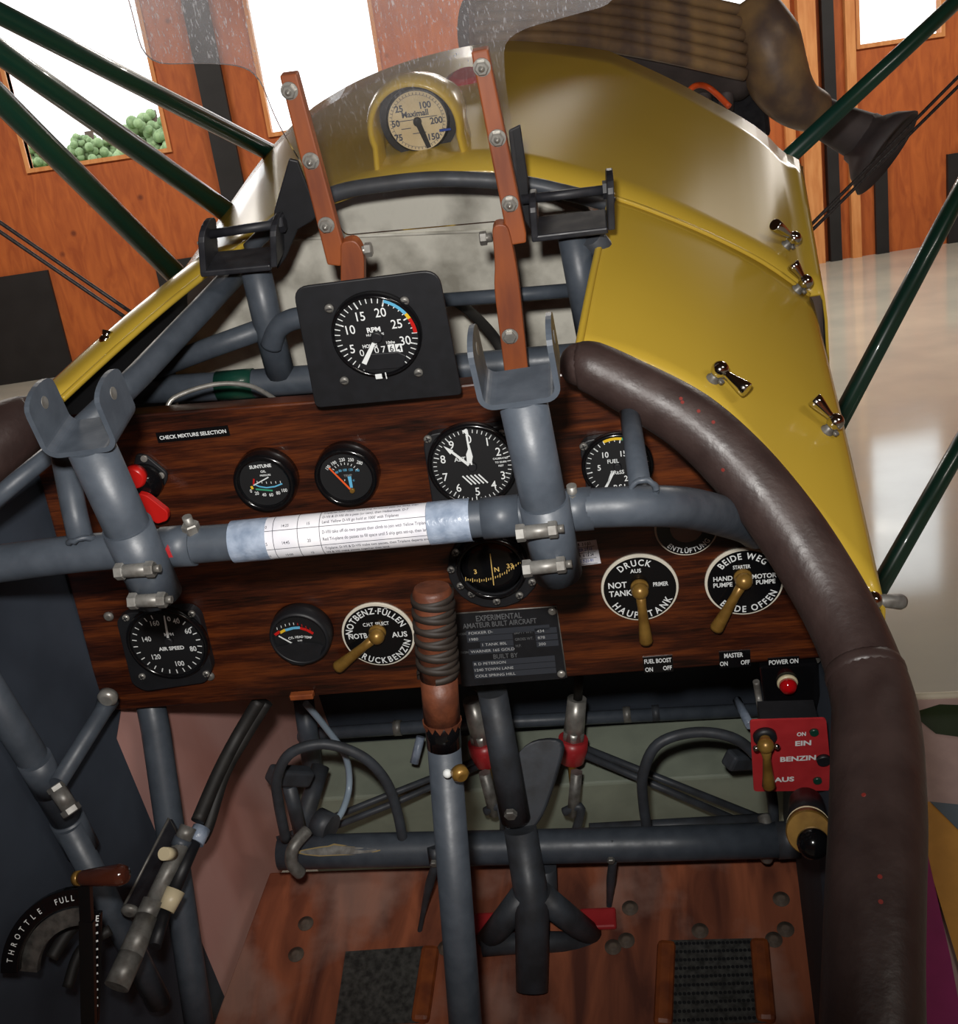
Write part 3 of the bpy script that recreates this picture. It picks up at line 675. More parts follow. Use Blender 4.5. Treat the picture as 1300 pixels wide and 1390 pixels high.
def stroke(x0, y0, x1, y1, wd=.0004):
    n = 12
    for i in range(n):
        a = (x0 + (x1 - x0) * i / n, y0 + (y1 - y0) * i / n); b = (x0 + (x1 - x0) * (i + 1) / n, y0 + (y1 - y0) * (i + 1) / n)
        dx, dy = b[0] - a[0], b[1] - a[1]; l = math.hypot(dx, dy); qx, qy = -dy / l * wd / 2, dx / l * wd / 2
        ik.add([W(a[0] - qx, a[1] - qy), W(b[0] - qx, b[1] - qy), W(b[0] + qx, b[1] + qy), W(a[0] + qx, a[1] + qy)], [(0, 1, 2, 3)])
xl = -Lp / 2 + .012; xr = Lp / 2 - .012
c1, c2, c3 = xl + .008, xl + .026, xl + .042
for y in (.0052, -.0085): stroke(xl, y, xr, y)
for x in (c1, c2, c3, xr): stroke(x, -.020, x, .021)
hh = .0023
def row(y, s, x=None, al='l', h=hh): ik.text(s, V(), V(), V(), h, 0, .82, .004, lambda X, Y: W(X + (c3 + .002 if x is None else x), Y + y), al)
row(.0180, 'Triplanes hold 1000\'. Three ship formation pass (or two), then'); row(.0130, 'D-VII & D-VIII do a pass (or two), then Halberstadt. D-7')
row(.0085, "Land. Yellow D-VII go hold at 1000' with Triplanes")
row(.0010, 'D-VIII take off do two passes then climb to join with Yellow Triplane and D-VII.'); row(-.0040, 'Red Tri-plane do passes to fill space until 5 ship gets set-up, then land.')
row(-.0115, 'Triplane, D-VII & D-VIII make two passes, then Triplane departs and lands.  D-'); row(-.0160, 'VII & VIII make passes together then land.')
for y, a, b, c in ((.0085, '4:10', '14:25', '15'), (-.0040, '4:25', '14:45', '20'), (-.0150, '4:45', '15:00', '15')):
    row(y, a, xl - .001, 'l'); row(y, b, (c1 + c2) / 2, 'c'); row(y, c, (c2 + c3) / 2, 'c')
ik.build('print', M['ink'], PS)

# ------------------------------------------------------------------ padded rims
pts = [at(p[0], p[1], p[2]) for p in COAM]
CR = thing('padded_coaming', 'brown leather padded rim curving down the right side of the cockpit', 'padded rim', at(1100, 800, .85))
MB().tube(pts[:9], [p[3] for p in COAM[:9]], 28).build('pad', M['leather'], CR)
MB().tube(pts[8:], [COAM[8][3] * 1.03] + [p[3] for p in COAM[9:]], 28).build('pad', M['leather'], CR)
d = (pts[9] - pts[8]).normalized()
MB().lathe(pts[8] - d * .004, d, [(0, .0268), (.004, .0282), (.008, .0282), (.012, .0274)], 30).build('seam_band', M['leather'], CR)
MB().ball(pts[0] + (pts[1] - pts[0]) * .2, .0175, 20).build('end_cap', M['leather'], CR)
sp = MB()
for (x, y) in ((924, 541), (926, 546), (968, 573), (981, 638), (1172, 1079), (1194, 1190), (1195, 1224), (948, 558)):
    j = min(range(len(pts)), key=lambda i: (Vector((COAM[i][0], COAM[i][1])) - Vector((x, y))).length); r_ = ray(x, y).normalized(); hit = BVHTree.FromPolygons(*(lambda m_: (m_.v, m_.f))(MB().tube(pts, [p[3] for p in COAM], 28))).ray_cast(V((0, 0, 0)), r_)
    if hit[0] is not None: sp.lathe(hit[0], hit[1], [(-.001, .0019), (.0003, .0014)], 8)
sp.build('paint_speck', mat('dull_red_paint', srgb(120, 34, 26), rough=.6), CR)
lp = [(56, 566, .95, .016), (42, 572, .95, .024), (0, 596, .93, .029), (-60, 650, .90, .030), (-110, 720, .86, .030), (-190, 880, .79, .030), (-250, 1080, .72, .029), (-290, 1300, .66, .028)]
tag(MB().tube([at(*p[:3]) for p in lp], [p[3] for p in lp], 26).build('padded_coaming', M['leather']), 'end of the brown leather padded rim behind the left fork post', 'padded rim')
# ------------------------------------------------------------------ windscreen
WN = V((0, 1, -.12)); W0 = onY(580, 320, .93)
def ws(px, py, off=0.): return onP(px, py, W0 - V((0, off, 0)), WN)
wp = [(132, -130), (176, 5), (195, 88), (312, 86), (350, 100), (374, 165), (410, 225), (468, 320), (690, 300), (704, 240), (694, 170), (684, 98), (684, 46), (830, 6), (890, -130)]
rr = [0, .05, .022, .03, .03, .03, .05, .005, .005, .02, .05, .02, .028, .01, 0]
poly = rounded([ws(*p) for p in wp], rr, 5)
tag(MB().prism(poly, (0, .003, 0)).build('windscreen', M['screen']), 'dusty clear windscreen with a narrow foot and wide top', 'windscreen')
def strap_piece(pl, y0, th): return MB().prism([ws(*p, y0) for p in pl], (0, th, 0))
def bolt_on(p, parent, y0, r=.0058):
    q = ws(*p, y0); m = MB(); m.lathe(q, -UY, [(0, r * 1.25), (.0015, r * 1.25)], 18); m.hexn(q - UY * .0014, -UY, r, .005); m.lathe(q - UY * .006, -UY, [(0, r * .5), (.0015, r * .42), (.003, .0001)], 12)
    m.build('bolt', M['steel'], parent)
for lab, pl, bl in (('tan wooden strap bolted to the windscreen on its left', [(379, 103), (402, 100), (468, 345), (462, 362), (444, 360)], [(393, 123), (422, 218), (443, 305)]),
                    ('tan wooden strap bolted to the windscreen on its right', [(639, 71), (662, 66), (714, 318), (714, 330), (690, 334)], [(654, 91), (675, 187), (692, 276)])):
    th = thing('windscreen_strap', lab, 'strap', ws(*pl[2])); strap_piece(rounded([V((a, b, 0)) for a, b in pl], 0) and pl, .016, .012).build('strip', M['strap'], th, bevel=.0015)
    for b in bl: bolt_on(b, th, .016)
th = thing('strap_hinge', 'short tan hinge block above the tachometer, at the foot of the left strap', 'hinge', ws(475, 370))
MB().prism(rounded([ws(*p, .018) for p in [(462, 330), (482, 325), (494, 345), (494, 395), (462, 395)]], [.004, .008, .008, 0, 0]), (0, .014, 0)).build('block', M['strap'], th, bevel=.001)
q = ws(484, 341, .012); MB().cyl(q, q + UX * .012, .004, 12).hexn(q + UX * .008, UX, .0065, .006).build('bolt', M['steel'], th)
th = thing('strap_hinge', 'long tan strap link from the right strap down to the fork', 'hinge', ws(690, 500))
MB().prism(rounded([ws(*p, .020) for p in [(667, 306), (688, 304), (695, 330), (704, 380), (718, 515), (686, 517), (670, 390), (672, 360)]], [.008, .008, .02, .02, 0, 0, .02, .02]), (0, .014, 0)).build('link', M['strap'], th, bevel=.001)
q = ws(692, 456, .02); MB().lathe(q, -UY, [(0, .0075), (.0015, .0075)], 18).hexn(q - UY * .0015, -UY, .0058, .004).build('bolt', M['steel'], th)
q = ws(668, 322, .014); MB().cyl(q, q - UX * .010, .004, 12).hexn(q - UX * .005, -UX, .0062, .006).build('bolt', M['dull_steel'], th)

# ------------------------------------------------------------------ black gun yokes at the windscreen's feet
def yoke(lab, Y, base, earl, earr, plate, pin, deep=.045, t=.006):
    th = thing('gun_yoke', lab, 'bracket', onY(*base[0], Y), 'black yokes at the foot of the windscreen')
    b0, b1 = onY(*base[0], Y), onY(*base[1], Y)
    m = MB(); m.bar(b0, b1, deep, t, UZ); m.build('base', M['black_iron'], th, bevel=.0015)
    for e, bb in ((earl, b0), (earr, b1)):
        top = onY(*e, Y); m = MB(); pts2 = []
        ups = (top - bb); dep = V((0, deep / 2, 0)); n = 8
        poly = [bb - dep, bb + dep] + [bb + ups * .72 + dep * math.cos(PI * k / n) + ups * .28 * math.sin(PI * k / n) for k in range(n + 1)]
        m.prism(poly, UX * t).build('ear', M['black_iron'], th, bevel=.001)
    p0, p1 = onY(*pin[0], Y), onY(*pin[1], Y); MB().cyl(p0, p1, .0042, 14).hexn(p1, p1 - p0, .008, .006).build('pin', M['black_iron'], th)
    MB().prism([onY(*p, Y + .012) for p in plate], (0, .004, 0)).build('plate', M['black'], th, bevel=.001)
    return th
yoke('black yoke bracket beside the left wooden windscreen strap', .94, ((280, 359), (374, 350)), (276, 300), (372, 292), [(392, 216), (404, 219), (432, 292), (424, 300), (404, 312), (388, 350), (376, 366), (370, 330), (372, 286)], ((284, 318), (378, 304)))
yoke('black yoke bracket beside the right wooden windscreen strap', .94, ((722, 312), (824, 300)), (718, 262), (822, 232), [(690, 178), (706, 170), (716, 240), (720, 312), (712, 300), (700, 262), (694, 215)], ((708, 271), (818, 258)))
tag(MB().tube([onY(800, 318, .95), onY(822, 345, .97), onY(848, 392, 1.0)], .011, 14, smooth=False).build('frame_stay', M['frame_dk']), 'dark stay tube running from the right yoke under the yellow cowl', 'tube')

# ------------------------------------------------------------------ gauge in its yellow hood on the cowl
GY = 1.14
def hood():
    c = onY(566, 166, GY); th = thing('hooded_gauge', 'round cream gauge with black pointer in a yellow hood, seen through the windscreen', 'gauge', c)
    R = .0335
    # hood: an arched sleeve with thick lip, open towards the pilot, fairing down ahead
    rows = []
    ou = []
    for k in range(25):
        a = math.radians(-15 + 210 * k / 24); ou.append((math.cos(a), math.sin(a)))
    def arch(r, y, drop=.05, sq=1.): 
        out = [V((c.x + r * 1.06, y, c.z - drop))]
        out += [V((c.x + r * x, y, c.z + r * z * sq)) for x, z in ou]
        out.append(V((c.x - r * 1.06, y, c.z - drop))); return out
    rows = [arch(R * 1.20, GY + .014), arch(R * 1.24, GY - .024), arch(R * 1.30, GY - .030), arch(R * 1.42, GY - .027), arch(R * 1.50, GY - .008), arch(R * 1.46, GY + .03, .05, .86), arch(R * 1.3, GY + .07, .05, .62), arch(R * .9, GY + .12, .05, .25)]
    MB().grid(rows).build('hood', M['yellow'], th)
    MB().disc(c + UY * .0135, UX, -UZ, R * 1.21).build('back_plate', M['black'], th)
    MB().lathe(c + UY * .014, -UY, [(0, R * .98), (.006, R * .98), (.010, R * .90), (.006, R * .86)], 40).build('bezel', M['black'], th)
    MB().disc(c + UY * .004, UX, UZ, R * .9).build('dial_face', M['cream'], th)
    o = c + UY * .0036; m = MB(); u = UX; v = UZ
    for s, p in (('25', (541, 148)), ('100', (577, 142)), ('50', (537, 168)), ('200', (592, 163)), ('75', (541, 187)), ('150', (589, 185)), ('Maximall', (563, 154))):
        q = onY(*p, GY + .0036); m.text(s, q, u, v, .0064 if s != 'Maximall' else .0058, 0, .95, .03)
    for x, y, wd in ((-.012, .002, .018), (.012, .003, .018), (-.013, -.006, .010), (.0, -.012, .014)): m.quad2(o, u, v, (x - wd / 2, y), (x + wd / 2, y), .0008)
    m.ring(o, u, v, R * .78, R * .79); m.ticks(o, u, v, R * .79, R * .86, 0, 360, 48, .0006); m.build('dial_marking', mat('grey_blue_print', srgb(70, 74, 88), rough=.6), th)
    e = onY(582, 200, GY) - c; MB().prism([c + UY * .002 + V((a, 0, b)) for a, b in ((-.003, .001), (.003, .002), (e.x + .0022, e.z), (e.x - .0022, e.z - .001))], (0, -.0015, 0)).lathe(c + UY * .003, -UY, [(0, .0045), (.004, .004)], 16).build('pointer', M['black'], th)
    MB().box(onY(604, 176, GY), (.006, 0, 0), (0, .001, 0), (0, 0, .001)).build('limit_mark', M['blueink'], th)
hood()
th = thing('filler_cap', 'small red cap on the cowl behind the right windscreen strap', 'cap', onY(634, 115, 1.42))
MB().lathe(onY(636, 122, 1.42), (0, -.2, 1), [(0, .026), (.008, .028), (.016, .027), (.022, .016)], 24).build('cap', M['redlens'], th)
MB().lathe(onY(636, 126, 1.42), (0, -.2, 1), [(-.02, .02), (.004, .02)], 20).build('neck', M['black'], th)

# ------------------------------------------------------------------ wing struts, bracing wires
def strut(lab, a, b, ra, rb, flat=1., grp='green wing struts'):
    A_, B_ = at(*a), at(*b); dn = (B_ - A_).normalized(); B_ = B_ + dn * .45; d = B_ - A_; L = d.length
    th = thing('wing_strut', lab, 'strut', A_, grp)
    cs = (A_ / A_.length); u = (cs - dn * cs.dot(dn)).normalized()
    MB().lathe(A_, dn, [(0, ra), (L, rb)], 24, u=u, sx=1.25, sy=1.).build('tube', M['strut'], th)
    return th
strut('upper green wing strut crossing the left window towards the windscreen', (402, 225, 1.62), (-60, -12, 1.25), .0125, .0130)
strut('middle green wing strut, its foot at the left black yoke', (325, 300, 1.45), (-70, 22, 1.15), .0135, .0135)
strut('lower green wing strut ending on the edge of the left yellow cowl', (248, 382, 1.32), (-80, 55, 1.05), .0130, .0130)
s = strut('green wing strut rising from the shoulder of the right yellow cowl past the exhaust', (1046, 236, 1.50), (1330, -28, 1.72), .0115, .0125)
q = at(1048, 234, 1.495); MB().ball(q, .010, 16).build('foot_fitting', M['dull_steel'], s); q = at(1046, 243, 1.48); MB().hexn(q, -UY, .007, .006).build('bolt', M['steel'], s)
strut('green strut beyond the right cowl, upper one crossing the shiny floor', (1133, 582, 1.9), (1340, 190, 2.1), .0160, .0165)
strut('green strut beyond the right cowl, lower one near the wing edge', (1170, 838, 1.9), (1340, 540, 2.1), .0165, .0170)
def cable(lab, a, b, r=.0022):
    A_, B_ = at(*a), at(*b); B_ = B_ + (B_ - A_).normalized() * .4; tag(MB().tube([A_, A_.lerp(B_, .5) - UZ * .002, B_], r, 8).build('bracing_cable', M['cable']), lab, 'cable', 'steel bracing cables')
cable('bracing cable at the left, upper of the pair', (178, 424, 1.25), (-40, 273, 1.2)); cable('bracing cable at the left, lower of the pair', (172, 432, 1.25), (-40, 286, 1.2))
cable('bracing cable on the right, upper of the pair crossing the flared exhaust outlet', (1068, 338, 1.40), (1340, 62, 1.5)); cable('bracing cable on the right, lower of the pair crossing the flared exhaust outlet', (1070, 344, 1.40), (1340, 76, 1.5))

# ------------------------------------------------------------------ exhaust over the nose
EX = thing('exhaust_manifold', 'burnt brown ribbed exhaust manifold with flared outlet above the cowl nose', 'exhaust', at(950, 60, 1.95))
t0 = 1.85
body = [(640, 22, 1.72), (760, 20, 1.78), (880, 34, 1.85), (1010, 62, 1.92)]
MB().tube([at(a, b + 22, t) for a, b, t in body], [.055, .062, .066, .066], 24).build('collector', M['dkpipe'], EX)
for k in range(6):
    off = -46 + k * 17
    MB().tube([at(a, b + off * s, t - .075 - .004 * k) for (a, b, t), s in zip(body, (.8, .85, .95, 1.0))], [.0105, .0112, .0112, .0106], 14).build('rib', M['rusty'], EX)
MB().tube([at(1018, 8, 1.86), at(1040, 55, 1.86), at(1058, 110, 1.88), at(1082, 140, 1.9), at(1110, 152, 1.92)], [.040, .056, .052, .042, .034], 26).build('elbow', M['rusty'], EX)
MB().tube([at(1095, 148, 1.91), at(1140, 172, 1.94), at(1185, 192, 1.96)], [.030, .037, .046], 24).build('outlet_pipe', M['dkpipe'], EX)
a_, b_ = at(1168, 186, 1.96), at(1212, 214, 1.94)
MB().lathe(a_, b_ - a_, [(0, .046), (.012, .048), (.030, .066), (.056, .082), (.058, .078), (.03, .060)], 30).build('flared_outlet', M['dkpipe'], EX)
EN = thing('engine', 'dark engine block in the open nose below the exhaust', 'engine', at(980, 130, 1.95))
MB().prism([at(*p, 1.95) for p in [(880, 60), (1040, 110), (1048, 190), (1000, 175), (880, 120)]], (0, .2, 0)).build('block', M['black_iron'], EN, bevel=.01)
for p in [(925, 108), (955, 112), (985, 118)]:
    q = at(*p, 1.9); MB().cyl(q - UZ * .04, q + UZ * .008, .013, 16).hexn(q + UZ * .008, UZ, .010, .012).build('stud', M['dkpipe'], EN)
tag(MB().tube([at(925, 150, 1.82), at(938, 120, 1.82), at(960, 118, 1.85), at(990, 145, 1.84)], .005, 10).build('ignition_lead', M['orange']), 'orange lead at the engine below the exhaust', 'cable')

# ------------------------------------------------------------------ lower wing, printed camouflage lozenges
LOZ = [srgb(96, 48, 76), srgb(178, 154, 150), srgb(200, 146, 66), srgb(38, 52, 30), srgb(92, 106, 118), srgb(148, 44, 104)]
lm = [mat('dope_' + n, c, tuple(min(1, x * 1.12) for x in c), rough=.55, scale=40) for n, c in zip(('plum', 'mauve', 'ochre', 'dark_green', 'grey_blue', 'magenta'), LOZ)] + [mat('rib_tape', srgb(206, 200, 180), rough=.6)]
w0 = at(1268, 946, 1.62); Wn = UZ
def wg(px, py, off=0.): return onP(px, py, w0 + Wn * off, Wn)
LW = thing('lower_wing', 'lower wing in mauve, ochre and magenta lozenge fabric at the right edge', 'wing', wg(1270, 1100))
MB().prism([wg(*p) - UZ * .003 for p in [(1150, 948), (1420, 936), (1440, 1440), (1150, 1440)]], -UZ * .05, 1).build('panel', lm, LW)
m = MB()
for k, (c, pl) in enumerate([(1, [(1150, 950), (1420, 938), (1420, 1110), (1232, 1090), (1150, 1090)]), (3, [(1236, 968), (1275, 956), (1340, 958), (1420, 970), (1420, 1000), (1330, 1004), (1270, 996)]),
                             (2, [(1240, 1090), (1262, 1088), (1300, 1126), (1420, 1250), (1420, 1440), (1340, 1440), (1262, 1180)]), (4, [(1262, 1088), (1420, 1104), (1420, 1250), (1300, 1126)]), (5, [(1232, 1086), (1244, 1092), (1290, 1300), (1316, 1440), (1200, 1440), (1200, 1086)])]):
    m.add([wg(*p, .0006 * k) for p in pl], [tuple(range(len(pl)))], c)
m.build('lozenge_print', lm, LW)
MB().tube([wg(1150, 949), wg(1268, 945), wg(1420, 938)], .006, 10, smooth=False).build('edge_tape', lm[6], LW)
# ------------------------------------------------------------------ instruments
GU, GV = UX, UZ
def P(px, py, Y): return onY(px, py, Y)
class Gauge:
    def __init__(s, name, lab, cat, c, Y, face):
        s.Y = Y; s.c = onY(*c, Y); s.th = thing(name, lab, cat, s.c); s.fy = Y - face; s.mk = MB(); s.mats = [M['white'], M['bluemark'], M['yellowmark'], M['red'], M['greenmark'], M['dimwhite'], M['gold'], M['orange']]
        s.o = V((s.c.x, s.fy - .0006, s.c.z))
        fc = onY(*c, s.fy); s.o = V((fc.x, s.fy - .0006, fc.z))
    def p(s, px, py, k=.0006): return onY(px, py, s.fy - k)
    def loc(s, px, py): q = s.p(px, py) - s.o; return (q.x, q.z)
    def ang(s, px, py): x, z = s.loc(px, py); return math.degrees(math.atan2(x, z))
    def rad(s, px, py): x, z = s.loc(px, py); return math.hypot(x, z)
    def case_round(s, R, r_in, mat_='black_gloss', back=0.):
        o = V((s.o.x, s.Y, s.o.z)); h = s.Y - s.fy
        MB().lathe(o, -UY, [(-.001, R), (h * .7, R), (h * 1.15, R * .97), (h * 1.35, R * .92), (h * 1.3, r_in * 1.03), (h * .98, r_in)], 48, cap=False).build('bezel', M[mat_], s.th)
        s.face(r_in * 1.04)
    def face(s, r): MB().disc(V((s.o.x, s.fy, s.o.z)), GU, -GV, r).build('dial_face', M['dial'], s.th)
    def case_square(s, corners, r_in, rr=.010, mat_='black'):
        h = s.Y - s.fy
        poly = rounded([onY(*q, s.Y) for q in corners], rr, 5)
        MB().prism(poly, (0, -h * .75, 0)).build('case', M[mat_], s.th, bevel=.0012)
        o = V((s.o.x, s.Y - h * .7, s.o.z))
        MB().lathe(o, -UY, [(0, r_in * 1.13), (h * .35, r_in * 1.12), (h * .48, r_in * 1.08), (h * .45, r_in * 1.02), (h * .30, r_in)], 48, cap=False).build('bezel', M['black_gloss'], s.th)
        s.face(r_in * 1.05)
    def screw(s, px, py, r=.0036, m='dull_steel'):
        q = onY(px, py, s.Y - (s.Y - s.fy) * .75); b = MB(); b.lathe(q + UY * .001, -UY, [(0, r), (.0022, r), (.0034, r * .7)], 16)
        b.quad2(q - UY * .0026, GU, GV, (-r * .7, -r * .2), (r * .7, r * .2), r * .28, 1); b.quad2(q - UY * .0026, GU, GV, (-r * .2, r * .7), (r * .2, -r * .7), r * .28, 1)
        b.build('screw', [M[m], M['black']], s.th)
    def txt(s, t, px, py, h, mi=0, cond=1., bold=.02, rot=0.): s.mk.text(t, s.p(px, py), GU, GV, h, mi, cond, bold, rot=math.radians(rot)); return s
    def needle(s, a, b, w0, w1, m='white', k=.0022, name='needle'):
        A_, B_ = s.p(*a, k), s.p(*b, k); d = (B_ - A_).normalized(); q = d.cross(UY).normalized()
        MB().prism([A_ - q * w0, A_ + q * w0, B_ + q * w1, B_ - q * w1], (0, .0006, 0)).build(name, M[m], s.th)
    def hub(s, px, py, r, m='black', k=.0022):
        q = s.p(px, py, k); MB().lathe(q + UY * .002, -UY, [(0, r), (.0025, r), (.0035, r * .8)], 20).build('hub', M[m], s.th)
    def done(s): s.mk.build('dial_marking', s.mats, s.th)

# tachometer on its own black plate
TY = .785
g = Gauge('tachometer', 'round black tachometer on a square black plate above the wooden panel', 'gauge', (510, 458), TY, .008)
MB().prism(rounded([onY(*q, TY) for q in [(397, 391), (595, 366), (627, 536), (428, 554)]], [.012, .014, .004, .006], 6), (0, .003, 0)).build('mounting_plate', M['black'], g.th, bevel=.0008)
o = V((g.o.x, TY, g.o.z)); MB().lathe(o, -UY, [(0, .0362), (.004, .0360), (.0085, .0350), (.008, .0335), (.006, .0330)], 48, cap=False).build('bezel', M['black_gloss'], g.th)
MB().cyl(o + UY * .003, o + UY * .03, .030, 40).build('case', M['black'], g.th)
MB().disc(V((g.o.x, TY - .0055, g.o.z)), GU, -GV, .0340).build('dial_face', M['dial'], g.th); g.fy = TY - .0055; g.o.y = g.fy - .0006
for t, x, y in (('0', 500.6, 493), ('5', 478, 473.6), ('10', 475.5, 447.6), ('15', 489, 429.5), ('20', 516, 424), ('25', 538, 439.5), ('30', 550, 462), ('35', 533.5, 489.5)): g.txt(t, x, y, .0076, cond=.86, bold=.006)
a0 = g.ang(493, 505); a1 = g.ang(548, 500); a0 = a0 if a0 > 0 else a0 + 360; a1 += 360 if a1 + 360 > a0 else 720
if a1 < a0: a1 += 360
g.mk.ticks(g.o, GU, GV, .0285, .0328, a0, a1, 35, .0007); g.mk.ticks(g.o, GU, GV, .0265, .0328, a0, a1, 7, .0011)
def cl(x): return x % 360
for (p, q, mi) in (((521, 405), (552.5, 424), 1), ((552.5, 424), (557.7, 431), 2), ((557.7, 431), (567, 451), 3)):
    A_, B_ = cl(g.ang(*p)), cl(g.ang(*q)); B_ = B_ if B_ > A_ else B_ + 360; g.mk.ring(g.o - UY * .0002, GU, GV, .0300, .0330, A_, B_, mi, 16)
g.txt('RPM', 507, 447.5, .0042, bold=.03).txt('HUNDREDS', 509, 454, .0019, bold=.02).txt('HOURS', 502, 469.5, .0030, cond=.85).txt('10ths', 530, 464.5, .0024)
for t, x, y in (('0', 491, 479), ('0', 511, 475), ('7', 520.5, 474)): g.txt(t, x, y, .0058, cond=.95, bold=.0)
cw = MB()
for t, x, y in (('6', 531.3, 473), ('4', 541.3, 472.3)):
    cw.box(g.p(x, y, .0003), (.0026, 0, 0), (0, .0002, 0), (0, 0, .0036)); cw.text(t, g.p(x, y, .0012), GU, GV, .0052, 1, .9, .01)
cw.build('hour_counter', [M['white'], M['black']], g.th)
g.needle((507, 466), (494, 494), .0014, .0020); g.hub(511, 458, .0048)
for p in ((447, 418), (549, 408), (467.5, 516), (568, 505)):
    q = onY(*p, TY); b = MB(); b.lathe(q, -UY, [(0, .0038), (.002, .0036), (.003, .002)], 16); b.quad2(q - UY * .0031, GU, GV, (-.0025, 0), (.0025, 0), .0009, 1); b.build('screw', [M['dull_steel'], M['black']], g.th)
q = [onY(x, y, TY - .0075) for x, y in ((489, 487), (497, 481), (540, 478), (551, 483), (548, 497), (540, 500), (496, 503), (488, 500))]
MB().prism(q, (0, .002, 0)).build('lower_mask', M['black'], g.th, bevel=.0006)
q = onY(514, 511, TY - .008); MB().box(q, (.0028, 0, 0), (0, .0005, 0), (0, 0, .0022)).box(q + V((.006, 0, 0)), (.0005, 0, 0), (0, .0005, 0), (0, 0, .003)).build('white_mark', M['white'], g.th, bevel=.0004)
g.done()

LEANING[0] = True
# altimeter
g = Gauge('altimeter', 'square-cased altimeter with two white hands behind the crossbar and fork post', 'gauge', (641, 632), YP, .014)
g.case_square([(574, 584), (700, 569), (718, 684), (592, 700)], .0352, .014)
for t, x, y in (('0', 636, 596), ('1', 661, 599.5), ('2', 676, 613), ('3', 682.5, 645), ('4', 670, 658), ('5', 648, 667), ('6', 622.5, 662), ('7', 604.5, 647.5), ('8', 601, 623.5), ('9', 612.5, 604)): g.txt(t, x, y, .0076, cond=.9, bold=.006)
a0 = g.ang(634, 583); g.mk.ticks(g.o, GU, GV, .0310, .0342, a0, a0 + 360, 50, .0006); g.mk.ticks(g.o, GU, GV, .0296, .0342, a0, a0 + 360, 10, .0009)
g.txt('ALT', 624, 623.5, .0040, bold=.01).txt('CALIBRATED', 679, 622, .0016).txt('TO 20,000', 679.5, 627, .0016).txt('FEET', 680, 632, .0016)
for k in range(5): g.mk.quad2(g.p(634 + k * 5.4, 652 - k * .6), GU, GV, (-.0035, .0045), (.0035, -.0045), .0013)
g.needle((640, 631), (633, 590), .0007, .0009, k=.004); q = MB(); q.prism([g.p(x, y, .0046) for x, y in ((637, 604), (641.5, 620), (640, 629), (634, 629), (632.5, 617))], (0, .0008, 0)); q.build('needle', M['white'], g.th)
g.needle((641, 635), (612, 613), .0013, .0010, k=.003); q = MB(); q.prism([g.p(x, y, .0034) for x, y in ((602, 606), (615, 612), (611, 617))], (0, .0007, 0)); q.build('needle', M['white'], g.th)
g.needle((630, 583.5), (636, 592), .0022, .0003, k=.001, name='pointer'); g.hub(641, 634, .004)
for p in ((580.5, 596), (681, 588), (707, 685)): g.screw(*p)
g.done()

# fuel pressure gauge
g = Gauge('fuel_pressure_gauge', 'square fuel pressure gauge half hidden behind the short stub tube', 'gauge', (838, 633), YP, .013)
g.case_square([(785, 593), (872, 580), (886, 660), (798, 672)], .0276, .012)
for t, x, y, h in (('10', 821.5, 617.5, .0052), ('15', 846, 615.5, .0052), ('5', 813, 635, .0052), ('FUEL', 832, 626, .0036), ('PRESS', 838, 641, .0036), ('25', 852, 649, .0052), ('P.S.I.', 842, 661, .0050)): g.txt(t, x, y, h, cond=.9, bold=.012)
a0 = cl(g.ang(823, 666)); g.mk.ticks(g.o, GU, GV, .0235, .0268, a0, a0 + 270, 25, .0006); g.mk.ticks(g.o, GU, GV, .0222, .0268, a0, a0 + 270, 5, .001)
g.mk.ring(g.o - UY * .0002, GU, GV, .0250, .0275, cl(g.ang(820, 602)) - 360, cl(g.ang(843, 598)), 2, 16); g.mk.ring(g.o - UY * .0002, GU, GV, .0250, .0275, cl(g.ang(843, 598)), cl(g.ang(843, 598)) + 40, 4, 16)
g.needle((833, 641), (822, 662), .0007, .0011); g.needle((829, 643), (825, 657), .0004, .0008); g.hub(838, 634, .0035); g.screw(792, 606)
g.done()

# two small round engine gauges
g = Gauge('oil_pressure_gauge', 'small round black gauge with pale blue scale arc, leftmost of the upper panel row', 'gauge', (359, 655), YP, .013)
g.case_round(.0288, .0225)
g.txt('SUNTUNE', 353, 633, .0031, bold=.03).txt('OIL', 357, 640, .0022).txt('PRESSURE', 360, 645, .0016)
for t, x, y in (('0', 340.5, 666.5), ('20', 348.5, 669.5), ('40', 358.5, 671.5), ('60', 368, 671.5), ('80', 377.5, 669), ('100', 386, 665.5)): g.txt(t, x, y, .0032, cond=.85, bold=.01)
pts2 = [g.loc(x, y) for x, y in ((344, 657), (352, 660.5), (362, 662), (373, 660.5), (383, 656.5))]
for a, b in zip(pts2, pts2[1:]): g.mk.quad2(g.o, GU, GV, a, b, .0013, 1)
for x in range(6): g.mk.quad2(g.p(349 + x * 6.3, 655.5 - abs(x - 2.5) * .4), GU, GV, (0, -.001), (0, .0012), .0005)
g.mk.quad2(g.o, GU, GV, g.loc(344.5, 650), g.loc(344, 658), .0014, 3); g.mk.quad2(g.o, GU, GV, g.loc(341, 660), g.loc(343, 664), .0022, 2); g.mk.quad2(g.o, GU, GV, g.loc(347, 664), g.loc(370, 666), .0016, 4)
g.needle((364, 648), (344, 659), .0005, .0004, 'white'); g.done()

